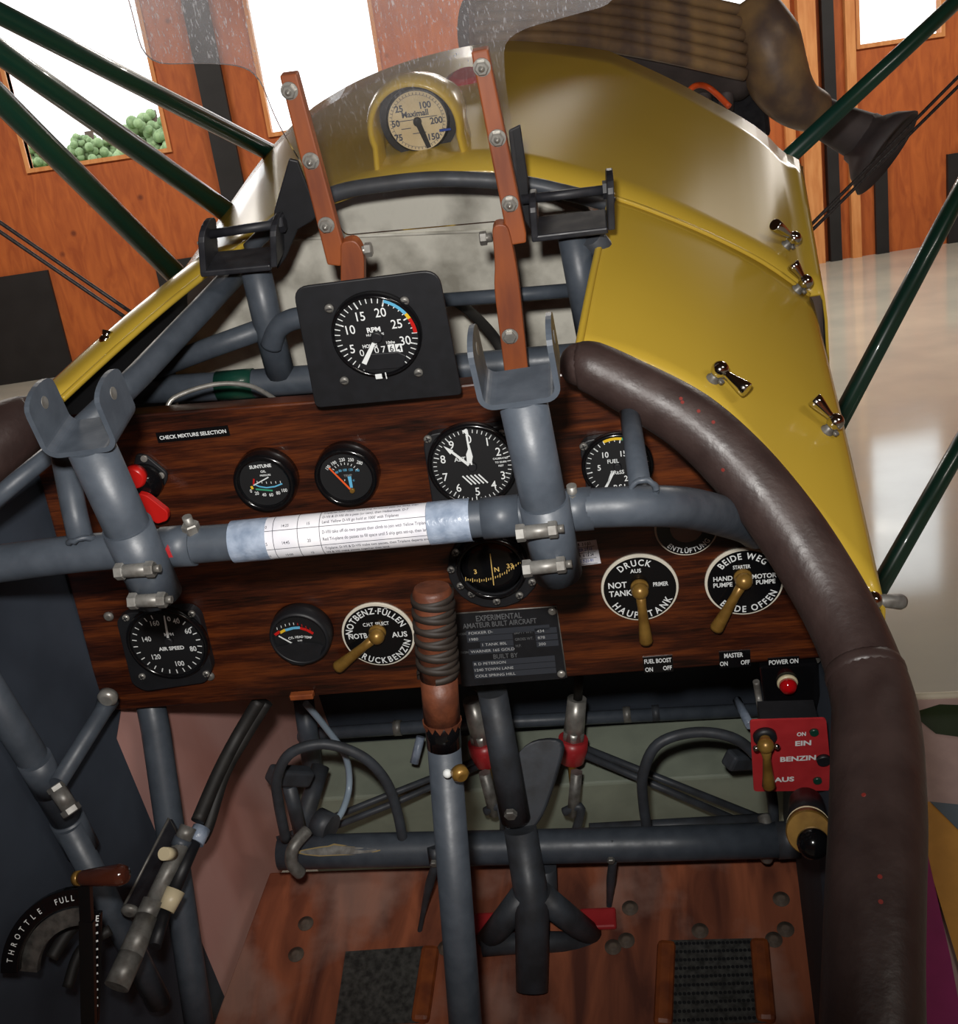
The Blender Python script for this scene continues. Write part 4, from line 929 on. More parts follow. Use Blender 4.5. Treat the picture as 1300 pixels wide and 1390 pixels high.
g = Gauge('oil_temperature_gauge', 'small round black gauge with orange needle, beside the altimeter', 'gauge', (469.6, 647), YP, .013)
g.case_round(.0290, .0232)
for t, x, y, r in (('130', 445, 634.5, 45), ('190', 453, 628.5, 22), ('220', 464, 624, 5), ('250', 476, 624, -8), ('280', 488, 628, -25)): g.txt(t, x, y, .0031, cond=.8, bold=.01, rot=r)
for t, x, y in (('60', 457, 641), ('80', 461.5, 639), ('100', 468, 638), ('120', 476, 637.5), ('140', 485, 638.5)): g.txt(t, x, y, .0023, 1, .8, .01)
a0, a1 = g.ang(452, 637), g.ang(490, 633); g.mk.ticks(g.o, GU, GV, .0118, .0140, a0, a1, 8, .0005)
g.txt('TEMP', 472, 645.5, .0022, 5); g.txt('F', 468, 652, .0016).txt('C', 480, 652, .0016, 1)
g.needle((478, 667), (446.5, 635.5), .0008, .0006, 'orange'); g.needle((477, 662), (474, 647), .0012, .0016, 'bluemark', .0014); g.hub(478, 666, .0024, 'brass'); g.done()

g = Gauge('cylinder_head_gauge', 'small round black gauge with red, yellow and cyan scale below the crossbar', 'gauge', (407, 865), YP, .014)
g.case_round(.0302, .0250, 'black')
pr = [(373, 862), (378, 857.5), (386, 851), (397, 848), (410, 848), (425, 852), (436, 859)]
seg = [(3, (373, 862), (380, 857)), (2, (380, 859), (387, 855)), (1, (387, 855.5), (398, 852.5)), (1, (398, 852.5), (407, 852)), (3, (407, 852.5), (416, 855)), (3, (416, 855), (425, 860))]
for mi, a, b in seg: g.mk.quad2(g.o, GU, GV, g.loc(*a), g.loc(*b), .0028, mi)
for k in range(9):
    x = 376 + k * 5.6; y = 853.5 - 7 * math.sin(PI * k / 8) + k * .1; g.mk.quad2(g.p(x, y), GU, GV, (0, -.0012), (0, .0014), .0006, 0 if k < 5 else 3)
for t, x, y, r in (('CYL', 395, 866, 12), ('HEAD', 406, 864.5, 0), ('TEMP', 418, 865, -10)): g.txt(t, x, y, .0026, 0, .85, .02, r)
g.txt('6100', 407, 869.5, .0016)
g.needle((399, 875), (378, 863.5), .0006, .0005)
MB().prism([g.p(x, y, .0042) for x, y in ((374, 878), (385, 876.5), (396, 874), (407, 873), (420, 874), (432, 876), (438, 878), (434, 890), (424, 899), (410, 903), (396, 901), (382, 892))], (0, .002, 0)).build('lower_mask', M['black'], g.th)
g.done()

# airspeed indicator
g = Gauge('airspeed_indicator', 'airspeed indicator at lower left of the panel under the left clamp', 'gauge', (227, 874), YP, .015)
g.case_square([(163, 834), (177, 824), (262, 818), (275, 828), (293, 900), (284, 918), (202, 930), (184, 920)], .0362, .006)
for t, x, y in (('40', 239, 843), ('60', 255, 856.5), ('80', 262, 880.5), ('100', 244, 900.5), ('120', 212, 891.5), ('140', 199, 867.5), ('160', 210, 846)): g.txt(t, x, y, .0056, cond=.85, bold=.012)
a0 = g.ang(229, 836); g.mk.ticks(g.o, GU, GV, .0300, .0345, a0 + 15, a0 + 330, 24, .0010)
g.txt('0', 229, 840, .0050).txt('MPH', 229, 861, .0034).txt('AIR SPEED', 232.5, 880, .0040, bold=.03)
g.needle((228, 867), (222.5, 836), .0012, .0005); g.hub(228.5, 871, .0045)
for p in ((171, 838.5), (260, 833), (193, 918), (280, 914.5)): g.screw(*p, m='steel')
g.done()

# compass
g = Gauge('compass', 'round flanged compass with gold markings, half hidden below the crossbar', 'compass', (667, 768), YP, .010)
poly = [onY(667 + 63 * math.cos(k * PI / 12) + 4, 768 + 54 * math.sin(k * PI / 12) - 1, YP) for k in range(24)]
MB().prism(poly, (0, -.006, 0)).build('flange', M['black'], g.th, bevel=.0012)
o = V((g.o.x, YP - .005, g.o.z)); MB().lathe(o, -UY, [(0, .034), (.010, .0325), (.014, .0300), (.012, .0280)], 44, cap=False).build('bezel', M['black_gloss'], g.th)
MB().lathe(V((g.o.x, YP - .010, g.o.z)), -UY, [(0, .0290), (.003, .0265), (.0045, .018), (.005, .0001)], 40).build('dial_face', M['black_gloss'], g.th)
g.fy = YP - .016; g.o = V((onY(667, 768, g.fy).x, g.fy, onY(667, 768, g.fy).z))
for k in range(25):
    x = 632 + k * 3.1; y = 783 + 9 * (1 - ((k - 9) / 11) ** 2) - k * .55; L_ = .0022 if k % 3 else .0042
    g.mk.quad2(g.p(x, y), GU, GV, (-.0002, -L_ / 2), (.0002, L_ / 2), .0007, 6)
g.mk.quad2(g.o, GU, GV, g.loc(665, 752), g.loc(670, 795), .0008, 6)
for t, x, y in (('N', 674, 773), ('3', 645, 776), ('33', 692, 768)): g.txt(t, x, y, .0046, 6)
for p in ((612, 773), (625, 795), (640, 806), (674, 816), (705, 808), (722, 790), (618, 750)): g.screw(*p)
g.done()

# three German fuel selectors: round placard, brass lever
def selector(lab, c, R, top, bottom, words_, knob, end, name='fuel_selector'):
    Y = YP; th = thing(name, lab, 'fuel selector', onY(*c, Y), 'brass-levered fuel selectors')
    o = onY(*c, Y - .003); MB().lathe(onY(*c, Y) + UY * .001, -UY, [(0, R), (.003, R), (.0035, R * .985)], 64).build('rim', M['cream2'], th)
    o = V((onY(*c, Y).x, Y - .0038, onY(*c, Y).z)); MB().disc(o + UY * .0002, GU, -GV, R * .935, n=64).build('placard', M['black_gloss'], th)
    m = MB(); o = o - UY * .0003
    lean = 0.
    if top: m.arc_text(top[0], o, GU, GV, R * .79, top[1], top[2], 0, top[3] if len(top) > 3 else .3, cond=.84, bold=.018)
    if bottom: m.arc_text(bottom[0], o, GU, GV, R * .79, bottom[1], bottom[2], 0, bottom[3] if len(bottom) > 3 else .3, True, cond=.84, bold=.018)
    for t, x, y, h, cd in words_: m.text(t, onY(x, y, Y - .0041), GU, GV, h * .9, 0, cd * .95, .018)
    m.build('lettering', M['white'], th)
    if knob:
        k = onY(*knob, Y - .011); b = V((k.x, Y - .003, k.z + .001))
        MB().lathe(b, k - b, [(0, .0084), (.003, .0084), (.0045, .0065), (.008, .0055)], 24).build('spindle', M['brass'], th)
        e = onY(*end, Y - .013); L_ = MB(); d = e - k; L_.ball(k, .0080, 20); L_.lathe(k, d, [(0, .0050), (d.length * .3, .0042), (d.length * .62, .0050), (d.length * .95, .0064), (d.length, .0056)], 20)
        L_.build('lever', M['brass'], th)
    return th
M['cream2'] = mat('ivory_rim', srgb(214, 208, 192), rough=.5)
selector('round black fuel placard reading NOTBENZ with brass lever pointing down left', (514, 860), .0358, ('NOTBENZ·FÜLLEN', -6, .0066, .22), ('DRUCKBENZIN', 170, .0066, .28), [('C.H.T. SELECT', 510, 847, .0042, .8), ('NOTB.', 486.5, 863.5, .0062, .9), ('AUS', 542, 861, .0064, 1.05)], (511, 864), (457, 907))
selector('round black fuel placard reading DRUCK AUS with brass lever pointing straight down', (868, 796.5), .0355, ('DRUCK', -7, .0064, .34), ('HAUPTTANK', 176, .0068, .34), [('AUS', 862.5, 775, .0044, 1.), ('NOT', 838, 794.5, .0068, .95), ('TANK', 842, 805.5, .0066, .95), ('PRIMER', 896.5, 792.5, .0048, .72)], (868.5, 802.5), (877, 873))
selector('round black fuel placard reading BEIDE WEG with brass lever, against the brown rim', (1009.5, 788), .0355, ('BEIDE WEG', -2, .0064, .28), ('BEIDE OFFEN', 170, .0066, .3), [('STARTER', 1006.5, 769.5, .0042, .75), ('HAND', 981, 785.5, .0052, .95), ('PUMPE', 981, 794, .0050, .95), ('MOTOR', 1037, 781.5, .0052, .95), ('PUMPE', 1039, 789.5, .0050, .95)], (1009.5, 789), (971, 855))
o = selector('round black placard almost hidden under the crossbar and brown rim', (931, 715), .0282, None, ('ENTLÜFTUNG', 176, .0048, .2), [], None, None, 'round_placard')
MB().lathe(onY(931, 714, YP - .003), -UY, [(0, .0150), (.004, .0145)], 30).build('hub_disc', M['bakelite'], o)

# maker's data plate
q4 = [(616.5, 833), (755, 823), (769, 919.5), (627, 931)]
DP = thing('data_plate', 'black metal data plate headed EXPERIMENTAL beside the stick grip', 'plate', onY(690, 878, YP))
MB().prism(rounded([onY(*q, YP) for q in q4], .003), (0, -.0015, 0)).build('plate', M['black'], DP)
def quadpt(s, t, k=.0018):
    a = [onY(*q, YP - k) for q in q4]; return (a[0] * (1 - s) + a[1] * s) * (1 - t) + (a[3] * (1 - s) + a[2] * s) * t
u = (quadpt(1, .5) - quadpt(0, .5)).normalized(); v = (quadpt(.5, 0) - quadpt(.5, 1)).normalized()
m = MB(); W_ = (quadpt(1, .5) - quadpt(0, .5)).length; H_ = (quadpt(.5, 0) - quadpt(.5, 1)).length
mk = [mat('faded_print', srgb(96, 98, 100), rough=.6), mat('grey_strip', srgb(70, 74, 82), rough=.4, metal=.4), mat('stamped_grey', srgb(186, 188, 188), rough=.5)]
m.text('EXPERIMENTAL', quadpt(.43, .085), u, v, .0062, 0, .72, .01); m.text('AMATEUR BUILT AIRCRAFT', quadpt(.43, .175), u, v, .0056, 0, .72, .01)
def strip(s0, s1, t, words_):
    c = quadpt((s0 + s1) / 2, t); m.add([c + u * x + v * y for x, y in ((-(s1 - s0) * W_ / 2, -.0032), ((s1 - s0) * W_ / 2, -.0032), ((s1 - s0) * W_ / 2, .0032), (-(s1 - s0) * W_ / 2, .0032))], [(0, 1, 2, 3)], 1)
    m.text(words_, quadpt(s0 + .02, t, .0021), u, v, .0030, 2, 1.1, .0, align='l')
strip(.10, .90, .28, 'FOKKER D-'); strip(.10, .54, .365, ' 1980'); strip(.22, .54, .45, '1 TANK 80L'); strip(.10, .54, .535, 'WARNER 165 GOLD')
for t, a, b in ((.32, 'EMPTY WT.', '434'), (.41, 'GROSS WT.', '878'), (.50, 'H.P.', '200')):
    m.text(a, quadpt(.56, t), u, v, .0030, 0, .8, .01, align='l'); strip(.76, .97, t, b)
m.text('BUILT BY', quadpt(.45, .625), u, v, .0052, 0, .8, .01)
for t, w_ in ((.71, '  R D PETERSON'), (.795, '  1240 TOWN LANE'), (.88, '   COLE SPRING HILL')): strip(.12, .92, t, w_)
m.text('MODEL', quadpt(.02, .28), u, v, .0026, 0, .7, .01, align='l'); m.text('ENGINE', quadpt(.02, .535), u, v, .0026, 0, .7, .01, align='l')
m.build('lettering', mk, DP)
for s, t in ((.955, .06), (.955, .94)): q = quadpt(s, t, .0015); MB().lathe(q, -UY, [(0, .0042), (.0015, .0040), (.0028, .0025)], 16).build('screw', M['steel'], DP)
MB().tube([quadpt(0, 0, .001), quadpt(1, 0, .001), quadpt(1, 1, .001)], .0008, 6, smooth=False).build('bright_edge', M['dull_steel'], DP)

# calibration card
cd_ = thing('calibration_card', 'small white card beside the right clamp under the crossbar', 'card', onY(790, 752, YP))
q4 = [(742, 741), (809, 732), (815.5, 764), (748, 773)]; MB().prism([onY(*q, YP) for q in q4], (0, -.0008, 0)).build('card', M['paper'], cd_)
m = MB(); u = (onY(*q4[1], YP) - onY(*q4[0], YP)).normalized(); v = UZ
for k, t in enumerate((.14, .38, .62, .86)):
    a = quadpt(.0, t, .0010); m.quad2(quadpt(.5, t + .12, .0010), u, v, (-.020, 0), (.020, 0), .0005, 0)
for k, (s, t, tx, mi) in enumerate(((.70, .13, 'FOR  3 0 33', 0), (.70, .36, 'STEER 27 33', 1), (.70, .60, 'FOR  6 12 24', 0), (.66, .84, 'DATE 7-21-91', 1))):
    m.text(tx, quadpt(s, t, .0010), u, v, .0030, mi, .75, .02)
for s in (.45, .62, .80): m.quad2(quadpt(s, .38, .0011), u, v, (0, -.007), (0, .008), .0005, 0)
m.build('handwriting', [M['ink'], M['blueink']], cd_)

# embossed label strips
def label(name, lab, c, w, h, rows_, ext=None):
    th = thing(name, lab, 'label', onY(*c, YP), 'black label strips on the panel')
    o = onY(*c, YP); MB().box(o - UY * .0006, (w / 2, 0, 0), (0, .0006, 0), (0, 0, h / 2)).build('tape', M['black_gloss'], th)
    m = MB(); 
    for t, dx, dz, hh, cd in rows_: m.text(t, o - UY * .0014 + UX * dx + UZ * dz, UX, UZ, hh, 0, cd, .02)
    m.build('lettering', M['white'], th)
label('label_strip', 'black label strip reading CHECK MIXTURE SELECTION', (262, 589), .067, .0098, [('CHECK MIXTURE SELECTION', 0, 0, .0034, .98)])
label('label_strip', 'black label strip reading FUEL BOOST ON OFF', (893, 901), .028, .0185, [('FUEL BOOST', 0, .0045, .0048, .66), ('ON', -.009, -.0050, .0048, .7), ('OFF', .0085, -.0045, .0048, .7)])
label('label_strip', 'black label strip reading MASTER ON OFF', (997, 894), .029, .0185, [('MASTER', -.001, .0050, .0050, .68), ('ON', -.0105, -.0040, .0048, .7), ('OFF', .0095, -.0040, .0048, .7)])
label('label_strip', 'black label strip reading POWER ON', (1063, 897), .029, .0090, [('POWER ON', 0, 0, .0050, .72)])

# red handled switch at the left
SW = thing('shutoff_valve', 'red handled valve on a small black plate at the left of the panel', 'valve', onY(200, 650, YP))
MB().prism(rounded([onY(*q, YP) for q in ((186, 614), (200, 616), (229, 640), (228, 652), (210, 678), (176, 670))], .004), (0, -.004, 0)).build('plate', M['black'], SW, bevel=.001)
o = onY(198, 652, YP - .004); MB().lathe(o, -UY, [(0, .017), (.006, .0165), (.010, .012), (.016, .010)], 28).build('body', M['black_gloss'], SW)
for p in ((219, 645), (196, 622)): q = onY(*p, YP - .004); MB().lathe(q, -UY, [(0, .0034), (.002, .003)], 14).build('screw', M['steel'], SW)
k = onY(182, 648, YP - .020); MB().lathe(k + UY * .006, -UY, [(0, .0105), (.006, .011), (.010, .009)], 24).build('cap', M['red'], SW)
MB().prism(rounded([onY(*q, YP - .020) for q in ((190, 665), (203, 668), (231, 690), (231, 702), (216, 707), (196, 690))], .003), (0, -.007, 0)).build('lever', M['red'], SW, bevel=.0015)

LEANING[0] = False
# power-on lamp box and lower right switchgear
PB = thing('lamp_box', 'black box with round red lamp under the POWER ON label', 'box', onY(1066, 940, .77))
MB().prism([onY(*q, .775) for q in ((1031, 906), (1110, 901), (1116, 978), (1040, 984))], (0, .05, 0)).build('box', M['black_gloss'], PB, bevel=.002)
q = onY(1068, 925, .775); MB().lathe(q, -UY, [(0, .0098), (.003, .0098), (.004, .008)], 26).build('bezel', M['ivory'], PB)
MB().lathe(q - UY * .003, -UY, [(0, .0085), (.005, .0083), (.009, .006), (.011, .0001)], 24).build('lens', M['redlens'], PB)
MB().tube([onY(1026, 925, .76), onY(1030, 950, .755), onY(1036, 990, .72)], .0032, 12).build('side_lever', M['dull_steel'], PB)
q = onY(1105, 890, .79); tag(MB().lathe(q, -UY, [(-.006, .006), (.004, .0068), (.007, .004)], 18).build('panel_bolt', M['dull_steel']), 'dark round bolt head at the panel edge just above the lamp box', 'bolt')
BV = thing('fuel_cock', 'red BENZIN plate with a short brass lever beside the brown rim', 'fuel cock', onY(1070, 1025, .70))
RY = .70; q4 = [(1017.5, 978.5), (1121, 975.5), (1130, 1073), (1023, 1074.5)]
MB().prism(rounded([onY(*q, RY) for q in q4], .004), (0, .002, 0)).build('plate', M['red_paint'], BV)
MB().prism([onY(*q, RY + .002) for q in ((1034, 985), (1112, 983), (1118, 1064), (1036, 1066))], (0, .03, 0)).build('body', M['black'], BV)
m = MB(); 
for t, x, y, h, cd in (('ON', 1087.5, 996.5, .0048, .75), ('EIN', 1090, 1008.7, .0062, 1.1), ('BENZIN', 1083, 1029.5, .0062, 1.05), ('AUS', 1064, 1058, .0062, 1.1)): m.text(t, onY(x, y, RY - .0006), UX, UZ, h, 0, cd, .035)
m.build('lettering', M['white'], BV)
q = onY(1037.5, 998, RY); MB().lathe(q, -UY, [(0, .0105), (.004, .0105), (.006, .008)], 26).build('collar', M['black'], BV)
k = onY(1039, 1012, RY - .016); MB().cyl(q, k, .005, 16).build('spindle', M['brass'], BV)
e = onY(1043.5, 1069, RY - .018); d = e - k; MB().ball(k, .0075, 18).lathe(k, d, [(0, .006), (d.length * .3, .0035), (d.length * .7, .0048), (d.length * .95, .0062), (d.length, .005)], 18).build('lever', M['brass'], BV)
a, b = onY(1026, 1016, RY - .016), onY(1054, 1013, RY - .016); MB().cyl(a, b, .0016, 10).ball(a, .003, 10).ball(b, .003, 10).build('cross_pin', M['chrome'], BV)
for p in ((1104.5, 993), (1109, 1058.5)): MB().lathe(onY(*p, RY), -UY, [(0, .0042), (.0025, .0038)], 16).build('screw', M['greenmark2'] if 'greenmark2' in M else M['strut'], BV)
MB().lathe(onY(1117, 1030, RY), -UY, [(0, .0065), (.004, .006)], 16).build('side_knob', M['black'], BV)
PK = thing('primer_pump', 'black ball-ended knob with brass ring below the red plate', 'primer pump', at(1098, 1110, .92))
a, b = at(1094, 1092, 1.00), at(1098, 1131, .90); d = b - a
dl = d.length; dn_ = d.normalized(); MB().lathe(a, d, [(0, .0155), (dl - .016, .0175)], 32).build('barrel', M['black'], PK)
MB().lathe(b - dn_ * .020, d, [(0, .0180), (.004, .0182)], 32).build('white_band', M['ivory'], PK)
MB().lathe(b - dn_ * .012, d, [(0, .0184), (.010, .0184), (.012, .0174)], 40, sm=False).build('brass_ring', M['brass'], PK)
kb = b + d.normalized() * .011; MB().ball(kb + (at(1103, 1140, .88) - at(1098, 1131, .88)), .0130, 24).build('knob', M['black_gloss'], PK)
# ------------------------------------------------------------------ control stick
a, b = onY(586, 797, .655), onY(627, 1330, .545)
d = (b - a); L_ = d.length; dn = d / L_
CS = thing('control_stick', 'grey control stick with a leather-laced grip standing in front of the panel', 'control stick', b)
MB().tube([a + dn * .138, b + dn * .30], [.0138, .0162], 26, smooth=False).build('tube', M['frame'], CS)
MB().tube([a + dn * .113, a + dn * .141], .0143, 26, smooth=False).build('black_band', M['black_gloss'], CS)
MB().tube([a + dn * .076, a + dn * .117], .0150, 26, smooth=False).build('cuff', M['grip'], CS)
MB().tube([a, a + dn * .004, a + dn * .078], [.0138, .0156, .0152], 28, smooth=False).build('grip', M['grip'], CS)
u, w_, _ = frame_of(dn)
for sgn in (1, -1):
    rr_ = []; N = 190
    for k in range(N + 1):
        t = 2 * PI * 6.5 * k / N * sgn + (0 if sgn > 0 else 1.2); rd_ = u * math.cos(t) + w_ * math.sin(t); q = a + dn * (.004 + .071 * k / N); e_ = .0006 if sgn < 0 else 0
        rr_.append([q - dn * .0026 + rd_ * .0150, q - dn * .0022 + rd_ * (.0168 + e_), q + dn * .0022 + rd_ * (.0168 + e_), q + dn * .0026 + rd_ * .0150])
    MB().grid(rr_).build('lacing', M['lacing'], CS)
zz = MB()
for k in range(14):
    t = 2 * PI * k / 14; q = a + dn * .117 + (u * math.cos(t) + w_ * math.sin(t)) * .0147; tg = (w_ * math.cos(t) - u * math.sin(t))
    zz.prism([q - tg * .0035, q + tg * .0035, q + dn * .006 - (u * math.cos(t) + w_ * math.sin(t)) * .0008], (u * math.cos(t) + w_ * math.sin(t)) * .0012)
zz.build('pinked_edge', M['grip'], CS)
q = onY(622, 1046, .59); MB().lathe(q, -UY - UX * -.5, [(0, .007), (.006, .007), (.009, .004)], 18).build('brass_screw', M['brass'], CS)
q = onY(607, 1050, .588); MB().ball(q, .0038, 12).build('white_dot', M['white'], CS)

# ------------------------------------------------------------------ side walls, floor, forward bulkhead of the cockpit
LW0, LW1 = V((-.585, 0, 0)), V((-.475, 0, 0))
def lwall(px, py):   # left wall: from (-.60, .3) to (-.49, 1.15) in plan
    P0, N = V((-.62, .30, 0)), V((.85, -.13, 0)).cross(UZ).cross(UZ); N = V((.85, .125 * -1, 0)); N = V((.85, -.125, 0)); return onP(px, py, P0, N)
YA, YB, YC = .12, .77, 1.20
def wl(Y, Z, off=0.): return V((-.62 + (Y - .30) * .147 + off, Y, Z))
FZ = -1.19
sf = thing('fabric_lining', 'dark slate fabric lining on the left cockpit wall', 'lining', wl(.5, -.9))
MB().prism([wl(YA, -.52), wl(.80, -.50), wl(1.0, -.52), wl(1.0, -.62), wl(.855, -.735), wl(YB, -.80), wl(YB - .035, -1.28), wl(YA, -1.28)], (-.004, 0, 0)).build('sheet', M['fabric'], sf)
pp = thing('plywood_lining', 'pinkish washed plywood panel at the left of the footwell', 'panel', wl(1., -1.))
MB().prism([wl(YB - .12, -.72, -.006), wl(YC, -.72, -.006), wl(YC, -1.26, -.006), wl(YB - .12, -1.28, -.006)], (-.006, 0, 0)).build('sheet', M['pinkply'], pp)
rs = thing('wall_lining', 'dark slate lining inside the right cockpit wall below the brown rim', 'lining', V((.19, .7, -1.)))
MB().prism([V((.11, .10, -.66)), V((.148, .46, -.62)), V((.178, .66, -.66)), V((.185, .80, -.68)), V((.185, 1.18, -.62)), V((.185, 1.18, -1.30)), V((.11, .10, -1.30))], (.004, 0, 0)).build('sheet', M['fabric'], rs)
M['zinc'] = mat('dull_zinc', srgb(112, 98, 86), srgb(90, 78, 68), rough=.7, scale=80)
FP = thing('floor_board', 'scuffed red-brown plywood cockpit floor with washered bolts', 'floorboard', V((-.15, .7, FZ)))
fl_pts = [V((-.60, .2, FZ - .10)), V((.20, .2, FZ - .10)), V((.20, .46, FZ - .05)), V((.19, .875, FZ)), V((-.505, .885, FZ)), V((-.58, .46, FZ - .05))]
m = MB(); g1 = [V((-.62, .1, FZ - .03)), V((.15, .1, FZ - .03)), V((.18, .872, FZ)), V((-.515, .884, FZ))]
m.prism(g1, (0, 0, -.012)).build('board', M['floorply'], FP, bevel=.002)
def onfloor(px, py):
    n = (g1[1] - g1[0]).cross(g1[3] - g1[0]).normalized(); return onP(px, py, g1[0], n), n
for p in [(415, 1254), (402, 1296), (605, 1287), (1060, 1221), (1066, 1262), (855, 1233), (850, 1277), (832, 1286), (1050, 1276), (950, 1264)]:
    q, n = onfloor(*p); MB().lathe(q, n, [(0, .0100), (.0012, .0100), (.0015, .0060), (.003, .0060), (.0035, .003)], 22).build('washer', M['zinc'], FP)
for k, (lab, qd) in enumerate((('perforated metal heel plate between two wooden cleats on the right of the floor', [(905, 1279), (1030, 1276), (1040, 1390), (900, 1395)]), ('metal heel plate on the left of the floor behind the stick', [(470, 1294), (585, 1286), (570, 1390), (455, 1395)]))):
    hp_ = thing('heel_plate', lab, 'heel plate', onfloor(*qd[0])[0], 'heel plates')
    MB().prism([onfloor(*q)[0] + UZ * .002 for q in qd], (0, 0, .002)).build('plate', M['heel'], hp_)
    a_, b_ = onfloor(*qd[0])[0], onfloor(*qd[3])[0]; c_, d_ = onfloor(*qd[1])[0], onfloor(*qd[2])[0]
    if k == 1: MB().bar(c_, d_, .022, .018).build('cleat', M['strap'], hp_, bevel=.006)
    else:
        MB().bar(a_, b_, .022, .018).build('cleat', M['strap'], hp_, bevel=.006); MB().bar(c_, d_, .022, .018).build('cleat', M['strap'], hp_, bevel=.006)
        hm = MB(); n = onfloor(*qd[0])[1]
        for i in range(22):
            for j in range(10):
                s, t = (i + .5) / 22, (j + .5) / 10; q = a_.lerp(c_, s).lerp(b_.lerp(d_, s), t) + UZ * .0045
                hm.disc(q + n * .0002, V((1, 0, 0)), n.cross(V((1, 0, 0))).normalized(), .0022, n=8)
        hm.build('perforation', M['black'], hp_)
# forward part: green tank box and dark bulkhead
GB = thing('forward_tank', 'grey-green painted metal box across the footwell behind the rudder bar', 'tank', V((-.15, 1.1, -1.3)))
top_l, top_r = onY(415, 1035, 1.06), onY(1060, 1020, 1.06)
zt = top_l.z; e0 = onY(700, 1070, 1.02).z
m = MB(); m.prism([V((-.52, 1.02, -1.45)), V((-.52, 1.02, e0)), V((-.52, 1.125, e0 + .003)), V((-.52, 1.125, -1.45))], (.73, 0, 0)).build('box', M['greenbox'], GB, bevel=.004)
BH = thing('bulkhead', 'dark slate bulkhead behind the hanging tubes in the footwell', 'bulkhead', V((-.15, 1.19, -1.)))
MB().prism([V((-.55, 1.185, -.62)), V((.21, 1.185, -.62)), V((.21, 1.185, -1.40)), V((-.55, 1.185, -1.40))], (0, .01, 0)).build('sheet', M['fabric'], BH)
CT = thing('cross_tube', 'thin dark tube spanning the footwell under the panel', 'tube', onY(750, 972, 1.10))
MB().tube([onY(300, 1005, 1.10), onY(640, 982, 1.10), onY(1060, 962, 1.10)], .0095, 16, smooth=False).build('tube', M['frame'], CT)
for p in ((540, 988), (851, 970), (890, 968)): MB().tube([onY(p[0] - 5, p[1] + .4, 1.10), onY(p[0] + 5, p[1] - .4, 1.10)], .0115, 16, smooth=False).build('clip', M['dull_steel' if p[0] < 880 else 'frame_dk'], CT)
# ------------------------------------------------------------------ rudder bar
RB = thing('rudder_bar', 'dark steel rudder bar with two foot hoops across the footwell', 'rudder bar', onY(720, 1150, .83))
ry = .83
MB().tube([onY(380, 1158, ry), onY(500, 1154, ry), onY(700, 1150, ry), onY(900, 1145, ry), onY(1068, 1140, ry)], .0205, 26, smooth=False).build('bar', M['frame'], RB)
def hoop(pl, r=.0062): return MB().tube([at(x, y, t) for x, y, t in pl], r, 14)
hoop([(388, 1140, 1.33), (378, 1090, 1.30), (376, 1055, 1.28), (395, 1022, 1.27), (440, 1010, 1.27), (490, 1026, 1.275), (522, 1058, 1.29), (538, 1098, 1.31), (547, 1142, 1.33)]).build('foot_hoop', M['frame_dk'], RB)
hoop([(880, 1136, 1.32), (873, 1090, 1.29), (873, 1050, 1.265), (893, 1010, 1.25), (945, 994, 1.25), (1000, 1004, 1.25), (1035, 1040, 1.27), (1048, 1085, 1.29), (1050, 1130, 1.32)]).build('foot_hoop', M['frame_dk'], RB)
for pl in ([(417, 1127, 1.31), (398, 1150, 1.295), (396, 1172, 1.30), (408, 1186, 1.31)], [(1036, 1108, 1.30), (1042, 1128, 1.29), (1044, 1150, 1.295), (1040, 1166, 1.31)]): MB().tube([at(*p) for p in pl], .0075, 14).build('end_loop', M['dull_steel'], RB)
q = onY(1068, 1140, ry); MB().cyl(q - UX * .012, q + UX * .014, .0215, 24).build('end_plug', M['frame_dk'], RB)
MB().tube([onY(430, 1115, .86), onY(450, 1125, .85)], .018, 18, smooth=False).build('boss', M['frame_dk'], RB)
m = MB(); wo = [(-.046, -.0010, .0010), (-.036, -.0032, .0030), (-.02, -.0050, .0052), (-.010, -.0048, .0060), (-.003, -.0046, .0082), (.012, -.0044, .0058), (.03, -.0040, .0042), (.043, -.0030, .0026), (.052, -.0006, .0014)]
ca = (onY(1068, 1140, ry) - onY(380, 1158, ry)).normalized(); cn = -onY(462, 1154, ry).normalized(); cn = (cn - ca * cn.dot(ca)).normalized(); cb = cn.cross(ca); cb = cb if cb.z > 0 else -cb
wc = onY(500, 1154, ry).lerp(onY(380, 1158, ry), 38 / 120)
for off, sc, mi in ((.0206, 1.12, 0), (.0207, .86, 1)):
    m.grid([[wc + ca * (x * (1 + (sc - 1) * .35)) + (cn * math.cos(y / .0205) + cb * math.sin(y / .0205)) * off for y in [(lo + (hi - lo) * k / 5) * sc for k in range(6)]] for x, lo, hi in wo], mi)
m.build('bare_patch', [mat('worn_ochre', srgb(150, 130, 84), rough=.6), M['dull_steel']], RB)
for pl in ([(376, 1140, 1.45), (520, 1082, 1.48), (668, 1024, 1.50)], [(396, 1145, 1.44), (535, 1090, 1.46), (668, 1032, 1.49)]):
    o = MB().tube([at(*p) for p in pl], .0045, 10, smooth=False).build('push_rod', M['frame_dk']); tag(o, 'slim dark rod from the rudder bar left end to the left brake cylinder', 'rod', 'slim rods to the left brake cylinder')
for pl in ([(792, 1015, 1.48), (1035, 1112, 1.46)], [(792, 1024, 1.47), (1010, 1118, 1.45)]):
    o = MB().tube([at(*p) for p in pl], .0050, 10, smooth=False).build('push_rod', M['frame_dk']); tag(o, 'slim dark rod from the right brake cylinder to the rudder bar right end', 'rod', 'slim rods to the right brake cylinder')
